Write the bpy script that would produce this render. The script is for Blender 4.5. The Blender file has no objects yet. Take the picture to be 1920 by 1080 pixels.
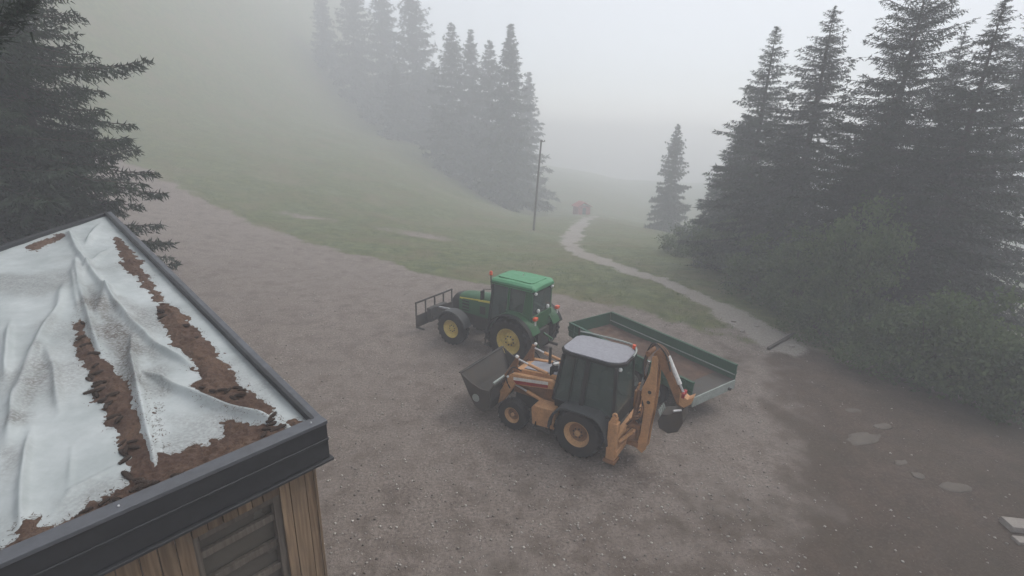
import bpy, math, random
import numpy as np
from mathutils import Vector, Matrix

R = math.radians
random.seed(7)
sc = bpy.context.scene
col = sc.collection

# ------------------------------------------------------------------ camera
F, PITCH, ROLL, CAMZ = 950.0, R(18), R(1.5), 8.85        # focal length in px of a 1920 px wide frame
_c, _s = math.cos(PITCH), math.sin(PITCH)
fw = np.array([0, _c, -_s]); _up = np.array([0, _s, _c]); _rt = np.array([1.0, 0, 0])
cx = math.cos(ROLL) * _rt + math.sin(ROLL) * _up
cu = -math.sin(ROLL) * _rt + math.cos(ROLL) * _up
CAM = np.array([0, 0, CAMZ])
cam = bpy.data.objects.new('camera', bpy.data.cameras.new('camera'))
col.objects.link(cam)
cam.data.sensor_width = 36.0
cam.data.lens = F / 1920 * 36
cam.data.clip_start = 0.05
cam.data.clip_end = 2000
cam.matrix_world = Matrix(((cx[0], cu[0], -fw[0], 0), (cx[1], cu[1], -fw[1], 0), (cx[2], cu[2], -fw[2], CAMZ), (0, 0, 0, 1)))
sc.camera = cam

# ------------------------------------------------------------------ sky, sun, exposure
SUN_EL, SUN_AZ = R(52), R(62)          # azimuth clockwise from +Y (ahead), to the right
w = bpy.data.worlds.new('World'); sc.world = w; w.use_nodes = True
nt = w.node_tree; nt.nodes.clear()
sky = nt.nodes.new('ShaderNodeTexSky'); sky.sky_type = 'NISHITA'; sky.sun_disc = False
sky.sun_elevation = SUN_EL; sky.sun_rotation = SUN_AZ
sky.air_density = 1.0; sky.dust_density = 1.5; sky.ozone_density = 1.0
hs = nt.nodes.new('ShaderNodeHueSaturation'); hs.inputs['Saturation'].default_value = 0.30
bg = nt.nodes.new('ShaderNodeBackground'); bg.inputs['Strength'].default_value = 0.12
wo = nt.nodes.new('ShaderNodeOutputWorld')
nt.links.new(sky.outputs[0], hs.inputs['Color']); nt.links.new(hs.outputs[0], bg.inputs[0]); nt.links.new(bg.outputs[0], wo.inputs[0])
sun = bpy.data.objects.new('sun', bpy.data.lights.new('sun', 'SUN')); col.objects.link(sun)
sun.data.energy = 1.25; sun.data.angle = R(35); sun.data.color = (1.0, 0.96, 0.92)
sd = Vector((math.sin(SUN_AZ) * math.cos(SUN_EL), math.cos(SUN_AZ) * math.cos(SUN_EL), math.sin(SUN_EL)))
sun.rotation_euler = sd.to_track_quat('Z', 'Y').to_euler()
sc.view_settings.view_transform = 'Standard'; sc.view_settings.look = 'None'
sc.view_settings.gamma = 1.0; sc.view_settings.use_curve_mapping = False
sc.view_settings.exposure = 1.12
cy = sc.cycles
cy.use_denoising = True
cy.max_bounces = 8; cy.diffuse_bounces = 3; cy.glossy_bounces = 3; cy.transparent_max_bounces = 12; cy.volume_bounces = 3
cy.caustics_reflective = False; cy.caustics_refractive = False
cy.sample_clamp_indirect = 6.0

HAZE_DENSITY = 0.0073

# ------------------------------------------------------------------ noise and terrain
def _hash(ix, iy, seed):
    n = (ix.astype(np.int64) * 374761393 + iy.astype(np.int64) * 668265263 + seed * 974711) & 0x7fffffff
    n = ((n ^ (n >> 13)) * 1274126177) & 0x7fffffff
    return ((n ^ (n >> 16)) & 0xffff) / 65535.0
def vnoise(x, y, seed=0):
    x = np.asarray(x, float); y = np.asarray(y, float)
    ix = np.floor(x); iy = np.floor(y); fx = x - ix; fy = y - iy
    fx = fx * fx * (3 - 2 * fx); fy = fy * fy * (3 - 2 * fy)
    ix = ix.astype(np.int64); iy = iy.astype(np.int64)
    a = _hash(ix, iy, seed); b = _hash(ix + 1, iy, seed); c = _hash(ix, iy + 1, seed); d = _hash(ix + 1, iy + 1, seed)
    return (a * (1 - fx) + b * fx) * (1 - fy) + (c * (1 - fx) + d * fx) * fy
def fbm(x, y, octv=4, seed=0):
    s = 0; a = 0.5; t = 0
    for o in range(octv):
        s = s + a * vnoise(np.asarray(x) * 2 ** o, np.asarray(y) * 2 ** o, seed + o * 17); t += a; a *= 0.5
    return s / t
def sstep(e0, e1, v):
    t = np.clip((v - e0) / (e1 - e0), 0, 1); return t * t * (3 - 2 * t)
def softplus(v, k):
    return np.log1p(np.exp(np.clip(v / k, -30, 30))) * k
def terrain(x, y):
    x = np.asarray(x, float); y = np.asarray(y, float)
    t = softplus(-0.92 * (x + 11) + 0.12 * (y - 32.0), 2.5) * sstep(6, 22, y + 0.25 * np.abs(x))
    hill = 0.035 * t + 0.0044 * t * t
    hill = hill + 0.016 * np.maximum(t - 35, 0) ** 2
    hill = np.minimum(hill, 82)
    right = sstep(-26, 6, x)
    fall = -0.118 * softplus(y - 29, 3.0) * right
    fall = np.maximum(fall, -24)
    bank = -0.16 * softplus(x - 15.5 - 0.02 * y, 1.0)       # ground drops away under the trees on the right
    bank = np.maximum(bank, -6)
    z = hill + fall + bank
    d = np.hypot(x, y)
    z = z + (fbm(x * 0.35, y * 0.35, 3, 3) - 0.5) * 0.14 * sstep(4, 10, d)
    z = z + (fbm(x * 0.09, y * 0.09, 2, 9) - 0.5) * 1.2 * sstep(30, 60, d)
    return z
def ray(px, py):
    return fw + (px - 960) / F * cx - (py - 540) / F * cu
def at(px, py):
    """where the line of sight through a pixel meets the terrain"""
    d = ray(px, py); t0 = 2.0
    for i in range(4000):
        t1 = t0 + 0.08 * (1 + t0 * 0.02)
        p = CAM + t1 * d
        if p[2] < terrain(p[0], p[1]):
            for _ in range(20):
                tm = (t0 + t1) / 2; p = CAM + tm * d
                if p[2] < terrain(p[0], p[1]): t1 = tm
                else: t0 = tm
            return CAM + t1 * d
        t0 = t1
        if t0 > 300: break
    return CAM + 150 * d
def atz(px, py, z):
    d = ray(px, py); return CAM + (z - CAMZ) / d[2] * d
def gz(x, y): return float(terrain(x, y))

# ------------------------------------------------------------------ materials
def nodes(name):
    m = bpy.data.materials.new(name); m.use_nodes = True
    n = m.node_tree.nodes; l = m.node_tree.links
    return m, n, l, n['Principled BSDF']
def rgb(c): return (c[0], c[1], c[2], 1.0)
def N(n, t, **kw):
    q = n.new(t)
    for k, v in kw.items(): setattr(q, k, v)
    return q
def noise_node(n, l, scale, detail=4, coord='Object', rough=0.6):
    tc = N(n, 'ShaderNodeTexCoord'); q = N(n, 'ShaderNodeTexNoise')
    q.inputs['Scale'].default_value = scale; q.inputs['Detail'].default_value = detail; q.inputs['Roughness'].default_value = rough
    l.new(tc.outputs[coord], q.inputs['Vector']); return q
def ramp(n, l, src, p0, p1, c0=(0, 0, 0), c1=(1, 1, 1)):
    r = N(n, 'ShaderNodeValToRGB'); e = r.color_ramp.elements
    e[0].position = p0; e[0].color = rgb(c0); e[1].position = p1; e[1].color = rgb(c1)
    l.new(src, r.inputs[0]); return r
def mix(n, l, fac, a, b):
    m = N(n, 'ShaderNodeMix'); m.data_type = 'RGBA'
    for s, v in ((m.inputs[0], fac), (m.inputs[6], a), (m.inputs[7], b)):
        if hasattr(v, 'is_output'): l.new(v, s)
        elif isinstance(v, tuple): s.default_value = rgb(v)
        else: s.default_value = v
    return m.outputs[2]
def bump(n, l, h, b, strength=0.3, dist=0.02):
    q = N(n, 'ShaderNodeBump'); q.inputs['Strength'].default_value = strength; q.inputs['Distance'].default_value = dist
    l.new(h, q.inputs['Height']); l.new(q.outputs[0], b.inputs['Normal'])
def paint(name, c, dirt=(0.11, 0.085, 0.065), amount=0.5, rough=0.45, scale=2.2, metal=0.0):
    """weathered paint: worn tone plus mud and dust in uneven patches"""
    m, n, l, b = nodes(name)
    a = noise_node(n, l, scale, 6, rough=0.7); a2 = noise_node(n, l, scale * 9, 4)
    tone = mix(n, l, ramp(n, l, a2.outputs[0], 0.3, 0.75).outputs[0], tuple(v * 0.8 for v in c), tuple(min(1, v * 1.12) for v in c))
    msk = ramp(n, l, a.outputs[0], 0.5 - 0.18 * amount, 0.92 - 0.25 * amount, (0, 0, 0), (amount,) * 3)
    l.new(mix(n, l, msk.outputs[0], tone, dirt), b.inputs['Base Color'])
    rr = ramp(n, l, a.outputs[0], 0.35, 0.75, (rough,) * 3, (min(1, rough + 0.4),) * 3)
    l.new(rr.outputs[0], b.inputs['Roughness'])
    b.inputs['Metallic'].default_value = metal
    bump(n, l, a2.outputs[0], b, 0.12, 0.01)
    return m
M = {}
M['green'] = paint('green_paint', (0.018, 0.105, 0.034), amount=0.35, rough=0.38)
M['green_roof'] = paint('green_roof_paint', (0.075, 0.27, 0.13), amount=0.18, rough=0.5)
M['yellow'] = paint('yellow_paint', (0.70, 0.54, 0.15), amount=0.45, rough=0.45)
M['stripe'] = paint('yellow_decal', (0.72, 0.62, 0.10), amount=0.12, rough=0.4)
M['black'] = paint('black_plastic', (0.012, 0.013, 0.013), amount=0.35, rough=0.55)
M['fender'] = paint('grey_black_plastic', (0.050, 0.054, 0.055), (0.07, 0.06, 0.05), 0.4, 0.5)
M['dark'] = paint('dark_cast_metal', (0.022, 0.022, 0.020), amount=0.6, rough=0.6)
M['rubber'] = paint('tyre_rubber', (0.012, 0.0115, 0.011), (0.06, 0.047, 0.036), 0.5, 0.8, 3.0)
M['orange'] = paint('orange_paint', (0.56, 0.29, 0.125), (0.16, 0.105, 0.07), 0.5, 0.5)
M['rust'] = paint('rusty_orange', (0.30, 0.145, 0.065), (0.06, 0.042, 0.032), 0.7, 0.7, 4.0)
M['red'] = paint('red_paint', (0.30, 0.02, 0.02), amount=0.3)
M['white'] = paint('white_paint', (0.72, 0.71, 0.68), amount=0.25, rough=0.5)
M['bucket'] = paint('worn_bucket_steel', (0.045, 0.042, 0.037), (0.10, 0.075, 0.055), 0.7, 0.6, 1.6)
M['roofgrey'] = paint('grey_cab_roof', (0.27, 0.27, 0.295), (0.3, 0.3, 0.31), 0.3, 0.55, 1.5)
M['orange_lens'] = paint('orange_lens', (0.75, 0.10, 0.03), amount=0.05, rough=0.25)
M['lamp_white'] = paint('lamp_glass', (0.75, 0.76, 0.74), amount=0.05, rough=0.15)
M['chrome'] = paint('cylinder_rod', (0.62, 0.62, 0.62), amount=0.15, rough=0.25, metal=0.7)
M['tgreen'] = paint('trailer_green', (0.016, 0.085, 0.045), (0.10, 0.10, 0.085), 0.5, 0.55, 1.8)
M['trim'] = paint('light_worn_trim', (0.33, 0.37, 0.34), (0.12, 0.11, 0.09), 0.5, 0.6)
M['fascia'] = paint('dark_sheet_metal', (0.022, 0.023, 0.026), (0.035, 0.033, 0.03), 0.4, 0.42, 1.2)
M['coping'] = paint('grey_sheet_metal', (0.085, 0.09, 0.10), (0.07, 0.066, 0.06), 0.4, 0.42, 1.2)
M['seat'] = paint('seat_fabric', (0.03, 0.03, 0.032), amount=0.2, rough=0.9)
M['pole'] = paint('weathered_pole', (0.07, 0.055, 0.042), (0.05, 0.05, 0.045), 0.6, 0.9, 3)
M['concrete'] = paint('weathered_concrete', (0.30, 0.27, 0.24), (0.17, 0.14, 0.12), 0.7, 0.9, 2.5)
M['stone'] = paint('flat_rock', (0.125, 0.105, 0.085), (0.075, 0.06, 0.047), 0.7, 0.9, 3.0)
M['redhut'] = paint('red_boards', (0.34, 0.07, 0.06), amount=0.2, rough=0.7)
M['wheeltan'] = paint('tan_rim', (0.58, 0.34, 0.16), (0.10, 0.075, 0.055), 0.5, 0.55, 4)

def glass(name, c=(0.02, 0.03, 0.028), alpha=0.6):
    m, n, l, b = nodes(name)
    b.inputs['Base Color'].default_value = rgb(c); b.inputs['Roughness'].default_value = 0.12
    b.inputs['Alpha'].default_value = alpha
    a = noise_node(n, l, 3.0, 5); rr = ramp(n, l, a.outputs[0], 0.4, 0.8, (0.06,) * 3, (0.4,) * 3)
    l.new(rr.outputs[0], b.inputs['Roughness'])
    return m
M['glass'] = glass('cab_glass', (0.075, 0.108, 0.095), 0.55)
M['pane'] = glass('dusty_window_glass', (0.10, 0.09, 0.075), 0.9)

def wood(name, c, c2, scale=1.0, rough=0.8):
    m, n, l, b = nodes(name)
    tc = N(n, 'ShaderNodeTexCoord'); mp = N(n, 'ShaderNodeMapping'); mp.inputs['Scale'].default_value = (14 * scale, 14 * scale, 0.8 * scale)
    l.new(tc.outputs['Object'], mp.inputs['Vector'])
    q = N(n, 'ShaderNodeTexNoise'); q.inputs['Scale'].default_value = 2.0; q.inputs['Detail'].default_value = 6
    l.new(mp.outputs[0], q.inputs['Vector'])
    oi = N(n, 'ShaderNodeObjectInfo')
    base = mix(n, l, ramp(n, l, q.outputs[0], 0.35, 0.7).outputs[0], c, c2)
    hv = N(n, 'ShaderNodeHueSaturation'); l.new(base, hv.inputs['Color'])
    mr = N(n, 'ShaderNodeMapRange'); mr.inputs['To Min'].default_value = 0.65; mr.inputs['To Max'].default_value = 1.2
    l.new(oi.outputs['Random'], mr.inputs['Value']); l.new(mr.outputs[0], hv.inputs['Value'])
    st = noise_node(n, l, 1.7, 4)
    fin = mix(n, l, ramp(n, l, st.outputs[0], 0.5, 0.8, (0, 0, 0), (0.5,) * 3).outputs[0], hv.outputs[0], (0.09, 0.075, 0.06))
    l.new(fin, b.inputs['Base Color']); b.inputs['Roughness'].default_value = rough
    bump(n, l, q.outputs[0], b, 0.35, 0.01)
    return m
M['wood'] = wood('larch_board', (0.14, 0.090, 0.052), (0.26, 0.180, 0.110))
M['woodgrey'] = wood('grey_board', (0.085, 0.07, 0.055), (0.15, 0.125, 0.10))

def foliage(name, c0, c1, scale=0.9, thin=0.0, up=False):
    m, n, l, b = nodes(name)
    g = N(n, 'ShaderNodeNewGeometry'); q = noise_node(n, l, scale, 3)
    a = N(n, 'ShaderNodeMath', operation='ADD'); a.use_clamp = True
    mu = N(n, 'ShaderNodeMath', operation='MULTIPLY'); mu.inputs[1].default_value = 0.45
    l.new(g.outputs['Random Per Island'], mu.inputs[0]); 
    r = ramp(n, l, q.outputs[0], 0.38, 0.66, (0, 0, 0), (0.6,) * 3)
    l.new(mu.outputs[0], a.inputs[0]); l.new(r.outputs[0], a.inputs[1])
    l.new(mix(n, l, a.outputs[0], c0, c1), b.inputs['Base Color'])
    b.inputs['Roughness'].default_value = 0.75; b.inputs['Specular IOR Level'].default_value = 0.2
    if up:
        cz = N(n, 'ShaderNodeCombineXYZ'); cz.inputs[2].default_value = 1.0; l.new(cz.outputs[0], b.inputs['Normal'])
    if thin:
        tr = N(n, 'ShaderNodeBsdfTranslucent'); ms = N(n, 'ShaderNodeMixShader'); ms.inputs[0].default_value = thin
        l.new(b.inputs['Base Color'].links[0].from_socket, tr.inputs['Color'])
        l.new(b.outputs[0], ms.inputs[1]); l.new(tr.outputs[0], ms.inputs[2]); l.new(ms.outputs[0], n['Material Output'].inputs['Surface'])
    return m
M['spruce'] = foliage('spruce_needles', (0.012, 0.020, 0.012), (0.035, 0.052, 0.030))
M['spruce_pale'] = foliage('pale_spruce_needles', (0.022, 0.035, 0.022), (0.055, 0.082, 0.048))
M['leaf'] = foliage('broad_leaves', (0.045, 0.075, 0.030), (0.140, 0.188, 0.082), 1.1, 0.35)
M['bark'] = paint('spruce_bark', (0.055, 0.042, 0.034), (0.03, 0.03, 0.026), 0.6, 0.95, 5.0)
M['grassblade'] = foliage('grass_blades', (0.045, 0.075, 0.018), (0.170, 0.190, 0.070), 0.5, 0.0, True)
M['litterblade'] = foliage('needle_litter', (0.040, 0.022, 0.014), (0.115, 0.062, 0.036), 6.0)

def ground_material():
    m, n, l, b = nodes('ground_surface')
    at_ = N(n, 'ShaderNodeAttribute', attribute_name='zone')
    sep = N(n, 'ShaderNodeSeparateColor'); l.new(at_.outputs['Color'], sep.inputs[0])
    big = noise_node(n, l, 0.22, 5, rough=0.65); mid = noise_node(n, l, 1.3, 6, rough=0.7); fine = noise_node(n, l, 14, 6, rough=0.75); peb = noise_node(n, l, 42, 3)
    vor = N(n, 'ShaderNodeTexVoronoi'); vor.inputs['Scale'].default_value = 17.0
    tc = N(n, 'ShaderNodeTexCoord'); l.new(tc.outputs['Object'], vor.inputs['Vector'])
    # gravel
    g1 = mix(n, l, ramp(n, l, fine.outputs[0], 0.34, 0.66).outputs[0], (0.092, 0.073, 0.060), (0.300, 0.250, 0.213))
    g2 = mix(n, l, ramp(n, l, mid.outputs[0], 0.46, 0.70, (0, 0, 0), (0.8,) * 3).outputs[0], g1, (0.088, 0.064, 0.049))
    g3 = mix(n, l, ramp(n, l, big.outputs[0], 0.45, 0.72, (0, 0, 0), (0.55,) * 3).outputs[0], g2, (0.225, 0.195, 0.172))
    g4 = mix(n, l, ramp(n, l, vor.outputs['Distance'], 0.02, 0.16, (0.5,) * 3, (0, 0, 0)).outputs[0], g3, (0.36, 0.33, 0.30))
    # grass soil
    s1 = mix(n, l, ramp(n, l, mid.outputs[0], 0.35, 0.65).outputs[0], (0.050, 0.070, 0.018), (0.135, 0.150, 0.050))
    s2 = mix(n, l, ramp(n, l, big.outputs[0], 0.46, 0.64, (0, 0, 0), (0.7,) * 3).outputs[0], s1, (0.165, 0.140, 0.085))
    s3 = mix(n, l, ramp(n, l, fine.outputs[0], 0.45, 0.75, (0, 0, 0), (0.5,) * 3).outputs[0], s2, (0.042, 0.052, 0.022))
    # mud and needle litter
    m1 = mix(n, l, ramp(n, l, mid.outputs[0], 0.35, 0.7).outputs[0], (0.050, 0.033, 0.023), (0.095, 0.064, 0.045))
    m2 = mix(n, l, ramp(n, l, fine.outputs[0], 0.46, 0.66, (0, 0, 0), (0.8,) * 3).outputs[0], m1, (0.135, 0.104, 0.080))
    m3 = mix(n, l, ramp(n, l, big.outputs[0], 0.42, 0.6, (0, 0, 0), (0.6,) * 3).outputs[0], m2, (0.066, 0.053, 0.037))
    # pale sandy path
    p1 = mix(n, l, ramp(n, l, fine.outputs[0], 0.35, 0.7).outputs[0], (0.19, 0.165, 0.14), (0.36, 0.33, 0.29))
    def soft(ch, lo=0.25, hi=0.75):          # ragged transition between two covers
        sub = N(n, 'ShaderNodeMath', operation='SUBTRACT'); sub.inputs[1].default_value = 0.5; l.new(fine.outputs[0], sub.inputs[0])
        sub2 = N(n, 'ShaderNodeMath', operation='SUBTRACT'); sub2.inputs[1].default_value = 0.5; l.new(mid.outputs[0], sub2.inputs[0])
        ad = N(n, 'ShaderNodeMath', operation='ADD'); l.new(sub.outputs[0], ad.inputs[0]); l.new(sub2.outputs[0], ad.inputs[1])
        a = N(n, 'ShaderNodeMath', operation='MULTIPLY_ADD'); a.inputs[1].default_value = 1.1; l.new(ad.outputs[0], a.inputs[0]); l.new(ch, a.inputs[2])
        return ramp(n, l, a.outputs[0], lo, hi).outputs[0]
    c = mix(n, l, soft(sep.outputs[1]), g4, m3)
    c = mix(n, l, soft(sep.outputs[0]), c, s3)
    c = mix(n, l, soft(sep.outputs[2]), c, p1)
    l.new(c, b.inputs['Base Color'])
    rr = ramp(n, l, big.outputs[0], 0.35, 0.65, (0.62,) * 3, (0.95,) * 3); l.new(rr.outputs[0], b.inputs['Roughness'])
    b.inputs['Specular IOR Level'].default_value = 0.3
    ad = N(n, 'ShaderNodeMath', operation='ADD'); l.new(fine.outputs[0], ad.inputs[0]); l.new(peb.outputs[0], ad.inputs[1])
    bump(n, l, ad.outputs[0], b, 0.7, 0.05)
    return m
M['ground'] = ground_material()

def tarp_material():
    m, n, l, b = nodes('white_sheet')
    at_ = N(n, 'ShaderNodeAttribute', attribute_name='dirt')
    sep = N(n, 'ShaderNodeSeparateColor'); l.new(at_.outputs['Color'], sep.inputs[0])
    q = noise_node(n, l, 1.2, 6, rough=0.7); f = noise_node(n, l, 30, 4)
    base = mix(n, l, ramp(n, l, q.outputs[0], 0.35, 0.7).outputs[0], (0.31, 0.34, 0.335), (0.45, 0.48, 0.475))
    md = N(n, 'ShaderNodeMath', operation='MULTIPLY'); rf = ramp(n, l, f.outputs[0], 0.25, 0.6); l.new(rf.outputs[0], md.inputs[0]); l.new(sep.outputs[0], md.inputs[1])
    c = mix(n, l, md.outputs[0], base, (0.085, 0.070, 0.058))
    l.new(c, b.inputs['Base Color']); b.inputs['Roughness'].default_value = 0.62
    bump(n, l, q.outputs[0], b, 0.15, 0.02)
    return m
M['tarp'] = tarp_material()
def litter_material():
    m, n, l, b = nodes('brown_litter')
    q = noise_node(n, l, 2.0, 6, rough=0.7); f = noise_node(n, l, 45, 5, rough=0.8)
    a = mix(n, l, ramp(n, l, q.outputs[0], 0.35, 0.65).outputs[0], (0.075, 0.040, 0.028), (0.155, 0.095, 0.062))
    c = mix(n, l, ramp(n, l, f.outputs[0], 0.4, 0.7, (0, 0, 0), (0.75,) * 3).outputs[0], a, (0.045, 0.026, 0.019))
    l.new(c, b.inputs['Base Color']); b.inputs['Roughness'].default_value = 0.95
    bump(n, l, f.outputs[0], b, 0.8, 0.03)
    return m
M['litter'] = litter_material()

# ------------------------------------------------------------------ object helpers
def tag(o, label=None, cat=None, group=None, kind=None):
    if label: o['label'] = label
    if cat: o['category'] = cat
    if group: o['group'] = group
    if kind: o['kind'] = kind
    return o
def link(name, me, mat, parent=None):
    o = bpy.data.objects.new(name, me); col.objects.link(o)
    if mat is not None and len(me.materials) == 0: me.materials.append(mat)
    if parent is not None: o.parent = parent
    return o
def empty(name, loc=(0, 0, 0), rz=0.0, parent=None):
    o = bpy.data.objects.new(name, None); col.objects.link(o)
    o.empty_display_size = 0.2; o.location = loc; o.rotation_euler = (0, 0, rz)
    if parent is not None: o.parent = parent
    return o
def np_mesh(name, V, Fc, smooth=False):
    """fast mesh from arrays; all faces with the same number of corners"""
    me = bpy.data.meshes.new(name); V = np.asarray(V, np.float32); Fc = np.asarray(Fc, np.int32)
    k = Fc.shape[1]; me.vertices.add(len(V)); me.vertices.foreach_set('co', V.ravel())
    me.loops.add(Fc.size); me.loops.foreach_set('vertex_index', Fc.ravel())
    me.polygons.add(len(Fc)); me.polygons.foreach_set('loop_start', np.arange(0, Fc.size, k, dtype=np.int32))
    if smooth: me.polygons.foreach_set('use_smooth', np.ones(len(Fc), bool))
    me.update(calc_edges=True); me.validate(); return me
def copy_tree(o, parent=None):
    c = o.copy(); col.objects.link(c)
    if parent is not None: c.parent = parent
    for ch in list(o.children): copy_tree(ch, c)
    return c

class MB:
    def __init__(s): s.v = []; s.f = []
    def add(s, V, Fc):
        o = len(s.v); s.v += [tuple(p) for p in V]; s.f += [tuple(i + o for i in f) for f in Fc]; return s
    def box(s, x0, x1, y0, y1, z0, z1, rot=None, piv=None):
        V = [Vector((x, y, z)) for x in (x0, x1) for y in (y0, y1) for z in (z0, z1)]
        if rot is not None:
            p = Vector(piv) if piv else Vector(((x0 + x1) / 2, (y0 + y1) / 2, (z0 + z1) / 2))
            V = [p + rot @ (q - p) for q in V]
        return s.add(V, [(0, 1, 3, 2), (4, 6, 7, 5), (0, 4, 5, 1), (2, 3, 7, 6), (0, 2, 6, 4), (1, 5, 7, 3)])
    def prism(s, poly, y0, y1, axis='y'):
        """polygon (a, b) extruded: axis y -> (x, z), axis x -> (y, z), axis z -> (x, y)"""
        n = len(poly)
        def P(a, b, t): return (a, t, b) if axis == 'y' else ((t, a, b) if axis == 'x' else (a, b, t))
        V = [P(a, b, y0) for a, b in poly] + [P(a, b, y1) for a, b in poly]
        Fc = [tuple(range(n)), tuple(range(2 * n - 1, n - 1, -1))] + [(i, i + n, (i + 1) % n + n, (i + 1) % n) for i in range(n)]
        return s.add(V, Fc)
    def bar(s, p, q, a, b=None, up=(0, 0, 1)):
        p = Vector(p); q = Vector(q); d = (q - p).normalized(); u = Vector(up)
        if abs(d.dot(u)) > 0.98: u = Vector((1, 0, 0))
        sx = d.cross(u).normalized(); uz = sx.cross(d); b = b or a
        V = [e + sx * (i * a / 2) + uz * (j * b / 2) for e in (p, q) for i, j in ((-1, -1), (1, -1), (1, 1), (-1, 1))]
        return s.add(V, [(3, 2, 1, 0), (4, 5, 6, 7)] + [(i, (i + 1) % 4, (i + 1) % 4 + 4, i + 4) for i in range(4)])
    def tube(s, pts, r, n=8, r2=None):
        pts = [Vector(p) for p in pts]; V = []; m = len(pts)
        for i, p in enumerate(pts):
            d = (pts[min(i + 1, m - 1)] - pts[max(i - 1, 0)]).normalized()
            u = Vector((0, 0, 1)) if abs(d.z) < 0.9 else Vector((1, 0, 0))
            a = d.cross(u).normalized(); b = a.cross(d)
            rr = r if r2 is None else r + (r2 - r) * i / (m - 1)
            V += [p + (a * math.cos(2 * math.pi * k / n) + b * math.sin(2 * math.pi * k / n)) * rr for k in range(n)]
        Fc = [tuple(range(n - 1, -1, -1)), tuple(range((m - 1) * n, m * n))]
        for i in range(m - 1):
            for k in range(n):
                Fc.append((i * n + k, i * n + (k + 1) % n, (i + 1) * n + (k + 1) % n, (i + 1) * n + k))
        return s.add(V, Fc)
    def lathe(s, prof, n=40, c=(0, 0, 0)):
        """profile (radius, y) turned round the y axis"""
        V = []; m = len(prof)
        for k in range(n):
            a = 2 * math.pi * k / n
            V += [(c[0] + r * math.cos(a), c[1] + y, c[2] + r * math.sin(a)) for r, y in prof]
        Fc = []
        for k in range(n):
            for i in range(m - 1):
                q = (k + 1) % n; Fc.append((k * m + i, k * m + i + 1, q * m + i + 1, q * m + i))
        return s.add(V, Fc)
    def loft(s, secs):
        n = len(secs[0]); V = [p for q in secs for p in q]
        Fc = [tuple(range(n)), tuple(range(len(secs) * n - 1, (len(secs) - 1) * n - 1, -1))]
        for i in range(len(secs) - 1):
            for k in range(n): Fc.append((i * n + k, (i + 1) * n + k, (i + 1) * n + (k + 1) % n, i * n + (k + 1) % n))
        return s.add(V, Fc)
    def ball(s, c, r, n=10, sz=1.0):
        V = []; m = n // 2 + 1
        for i in range(m):
            t = math.pi * (i + 0.02) / (m - 1 + 0.04)
            V += [(c[0] + r * math.sin(t) * math.cos(2 * math.pi * k / n), c[1] + r * math.sin(t) * math.sin(2 * math.pi * k / n), c[2] + r * sz * math.cos(t)) for k in range(n)]
        Fc = [(i * n + k, (i + 1) * n + k, (i + 1) * n + (k + 1) % n, i * n + (k + 1) % n) for i in range(m - 1) for k in range(n)]
        return s.add(V, Fc)
    def mesh(s, name, smooth=True):
        me = bpy.data.meshes.new(name); me.from_pydata(s.v, [], s.f); me.update()
        import bmesh
        bm = bmesh.new(); bm.from_mesh(me); bmesh.ops.recalc_face_normals(bm, faces=bm.faces); bm.to_mesh(me); bm.free()
        if smooth:
            me.polygons.foreach_set('use_smooth', [True] * len(me.polygons)); me.set_sharp_from_angle(angle=R(32))
        return me
    def build(s, name, mat, parent=None, bevel=0.0, smooth=True):
        o = link(name, s.mesh(name, smooth), mat, parent)
        if bevel:
            b = o.modifiers.new('bevel', 'BEVEL'); b.width = bevel; b.segments = 2; b.limit_method = 'ANGLE'; b.angle_limit = R(40)
        return o
def catmull(pts, k=6):
    P = [np.array(p, float) for p in pts]; out = []
    for i in range(len(P) - 1):
        a = P[max(i - 1, 0)]; b = P[i]; c = P[i + 1]; d = P[min(i + 2, len(P) - 1)]
        for j in range(k):
            t = j / k
            out.append(0.5 * (2 * b + (c - a) * t + (2 * a - 5 * b + 4 * c - d) * t * t + (3 * b - a - 3 * c + d) * t ** 3))
    out.append(P[-1]); return out

# polygons and polylines as distance fields
def seg_dist(px, py, line):
    d = np.full(px.shape, 1e9)
    for (ax, ay), (bx, by) in zip(line[:-1], line[1:]):
        vx, vy = bx - ax, by - ay; L = vx * vx + vy * vy + 1e-12
        t = np.clip(((px - ax) * vx + (py - ay) * vy) / L, 0, 1)
        d = np.minimum(d, np.hypot(px - ax - t * vx, py - ay - t * vy))
    return d
def poly_sdf(px, py, poly):
    d = seg_dist(px, py, list(poly) + [poly[0]]); ins = np.zeros(px.shape, bool); n = len(poly)
    for i in range(n):
        (ax, ay), (bx, by) = poly[i], poly[(i + 1) % n]
        c = ((ay > py) != (by > py)) & (px < (bx - ax) * (py - ay) / (by - ay + 1e-12) + ax)
        ins ^= c
    return np.where(ins, d, -d)

# ------------------------------------------------------------------ ground
def gpts(pix): return [tuple(at(*p)[:2]) for p in pix]
GRASS_EDGE = gpts([(205, 292), (300, 332), (400, 380), (470, 416), (520, 438), (600, 460), (700, 484), (790, 512), (900, 532), (1060, 556), (1150, 572), (1250, 598), (1345, 625), (1400, 645)])
grass_poly = GRASS_EDGE + gpts([(1480, 640), (1640, 690), (1780, 735), (1920, 790)]) + [(60, 12), (400, 40), (400, 400), (-400, 400), (-400, 200), (-160, 75)]
mud_poly = gpts([(1385, 668), (1430, 645), (1500, 648), (1640, 692), (1780, 738), (1920, 795)]) + [(24, 6), (24, -4), (6, 3)] + gpts([(1560, 1050), (1600, 960), (1545, 890), (1500, 810), (1470, 720)])
PATH = gpts([(1110, 405), (1078, 432), (1066, 458), (1092, 478), (1150, 496), (1215, 518), (1270, 538), (1330, 565), (1390, 598), (1430, 622), (1462, 645)])
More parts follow.
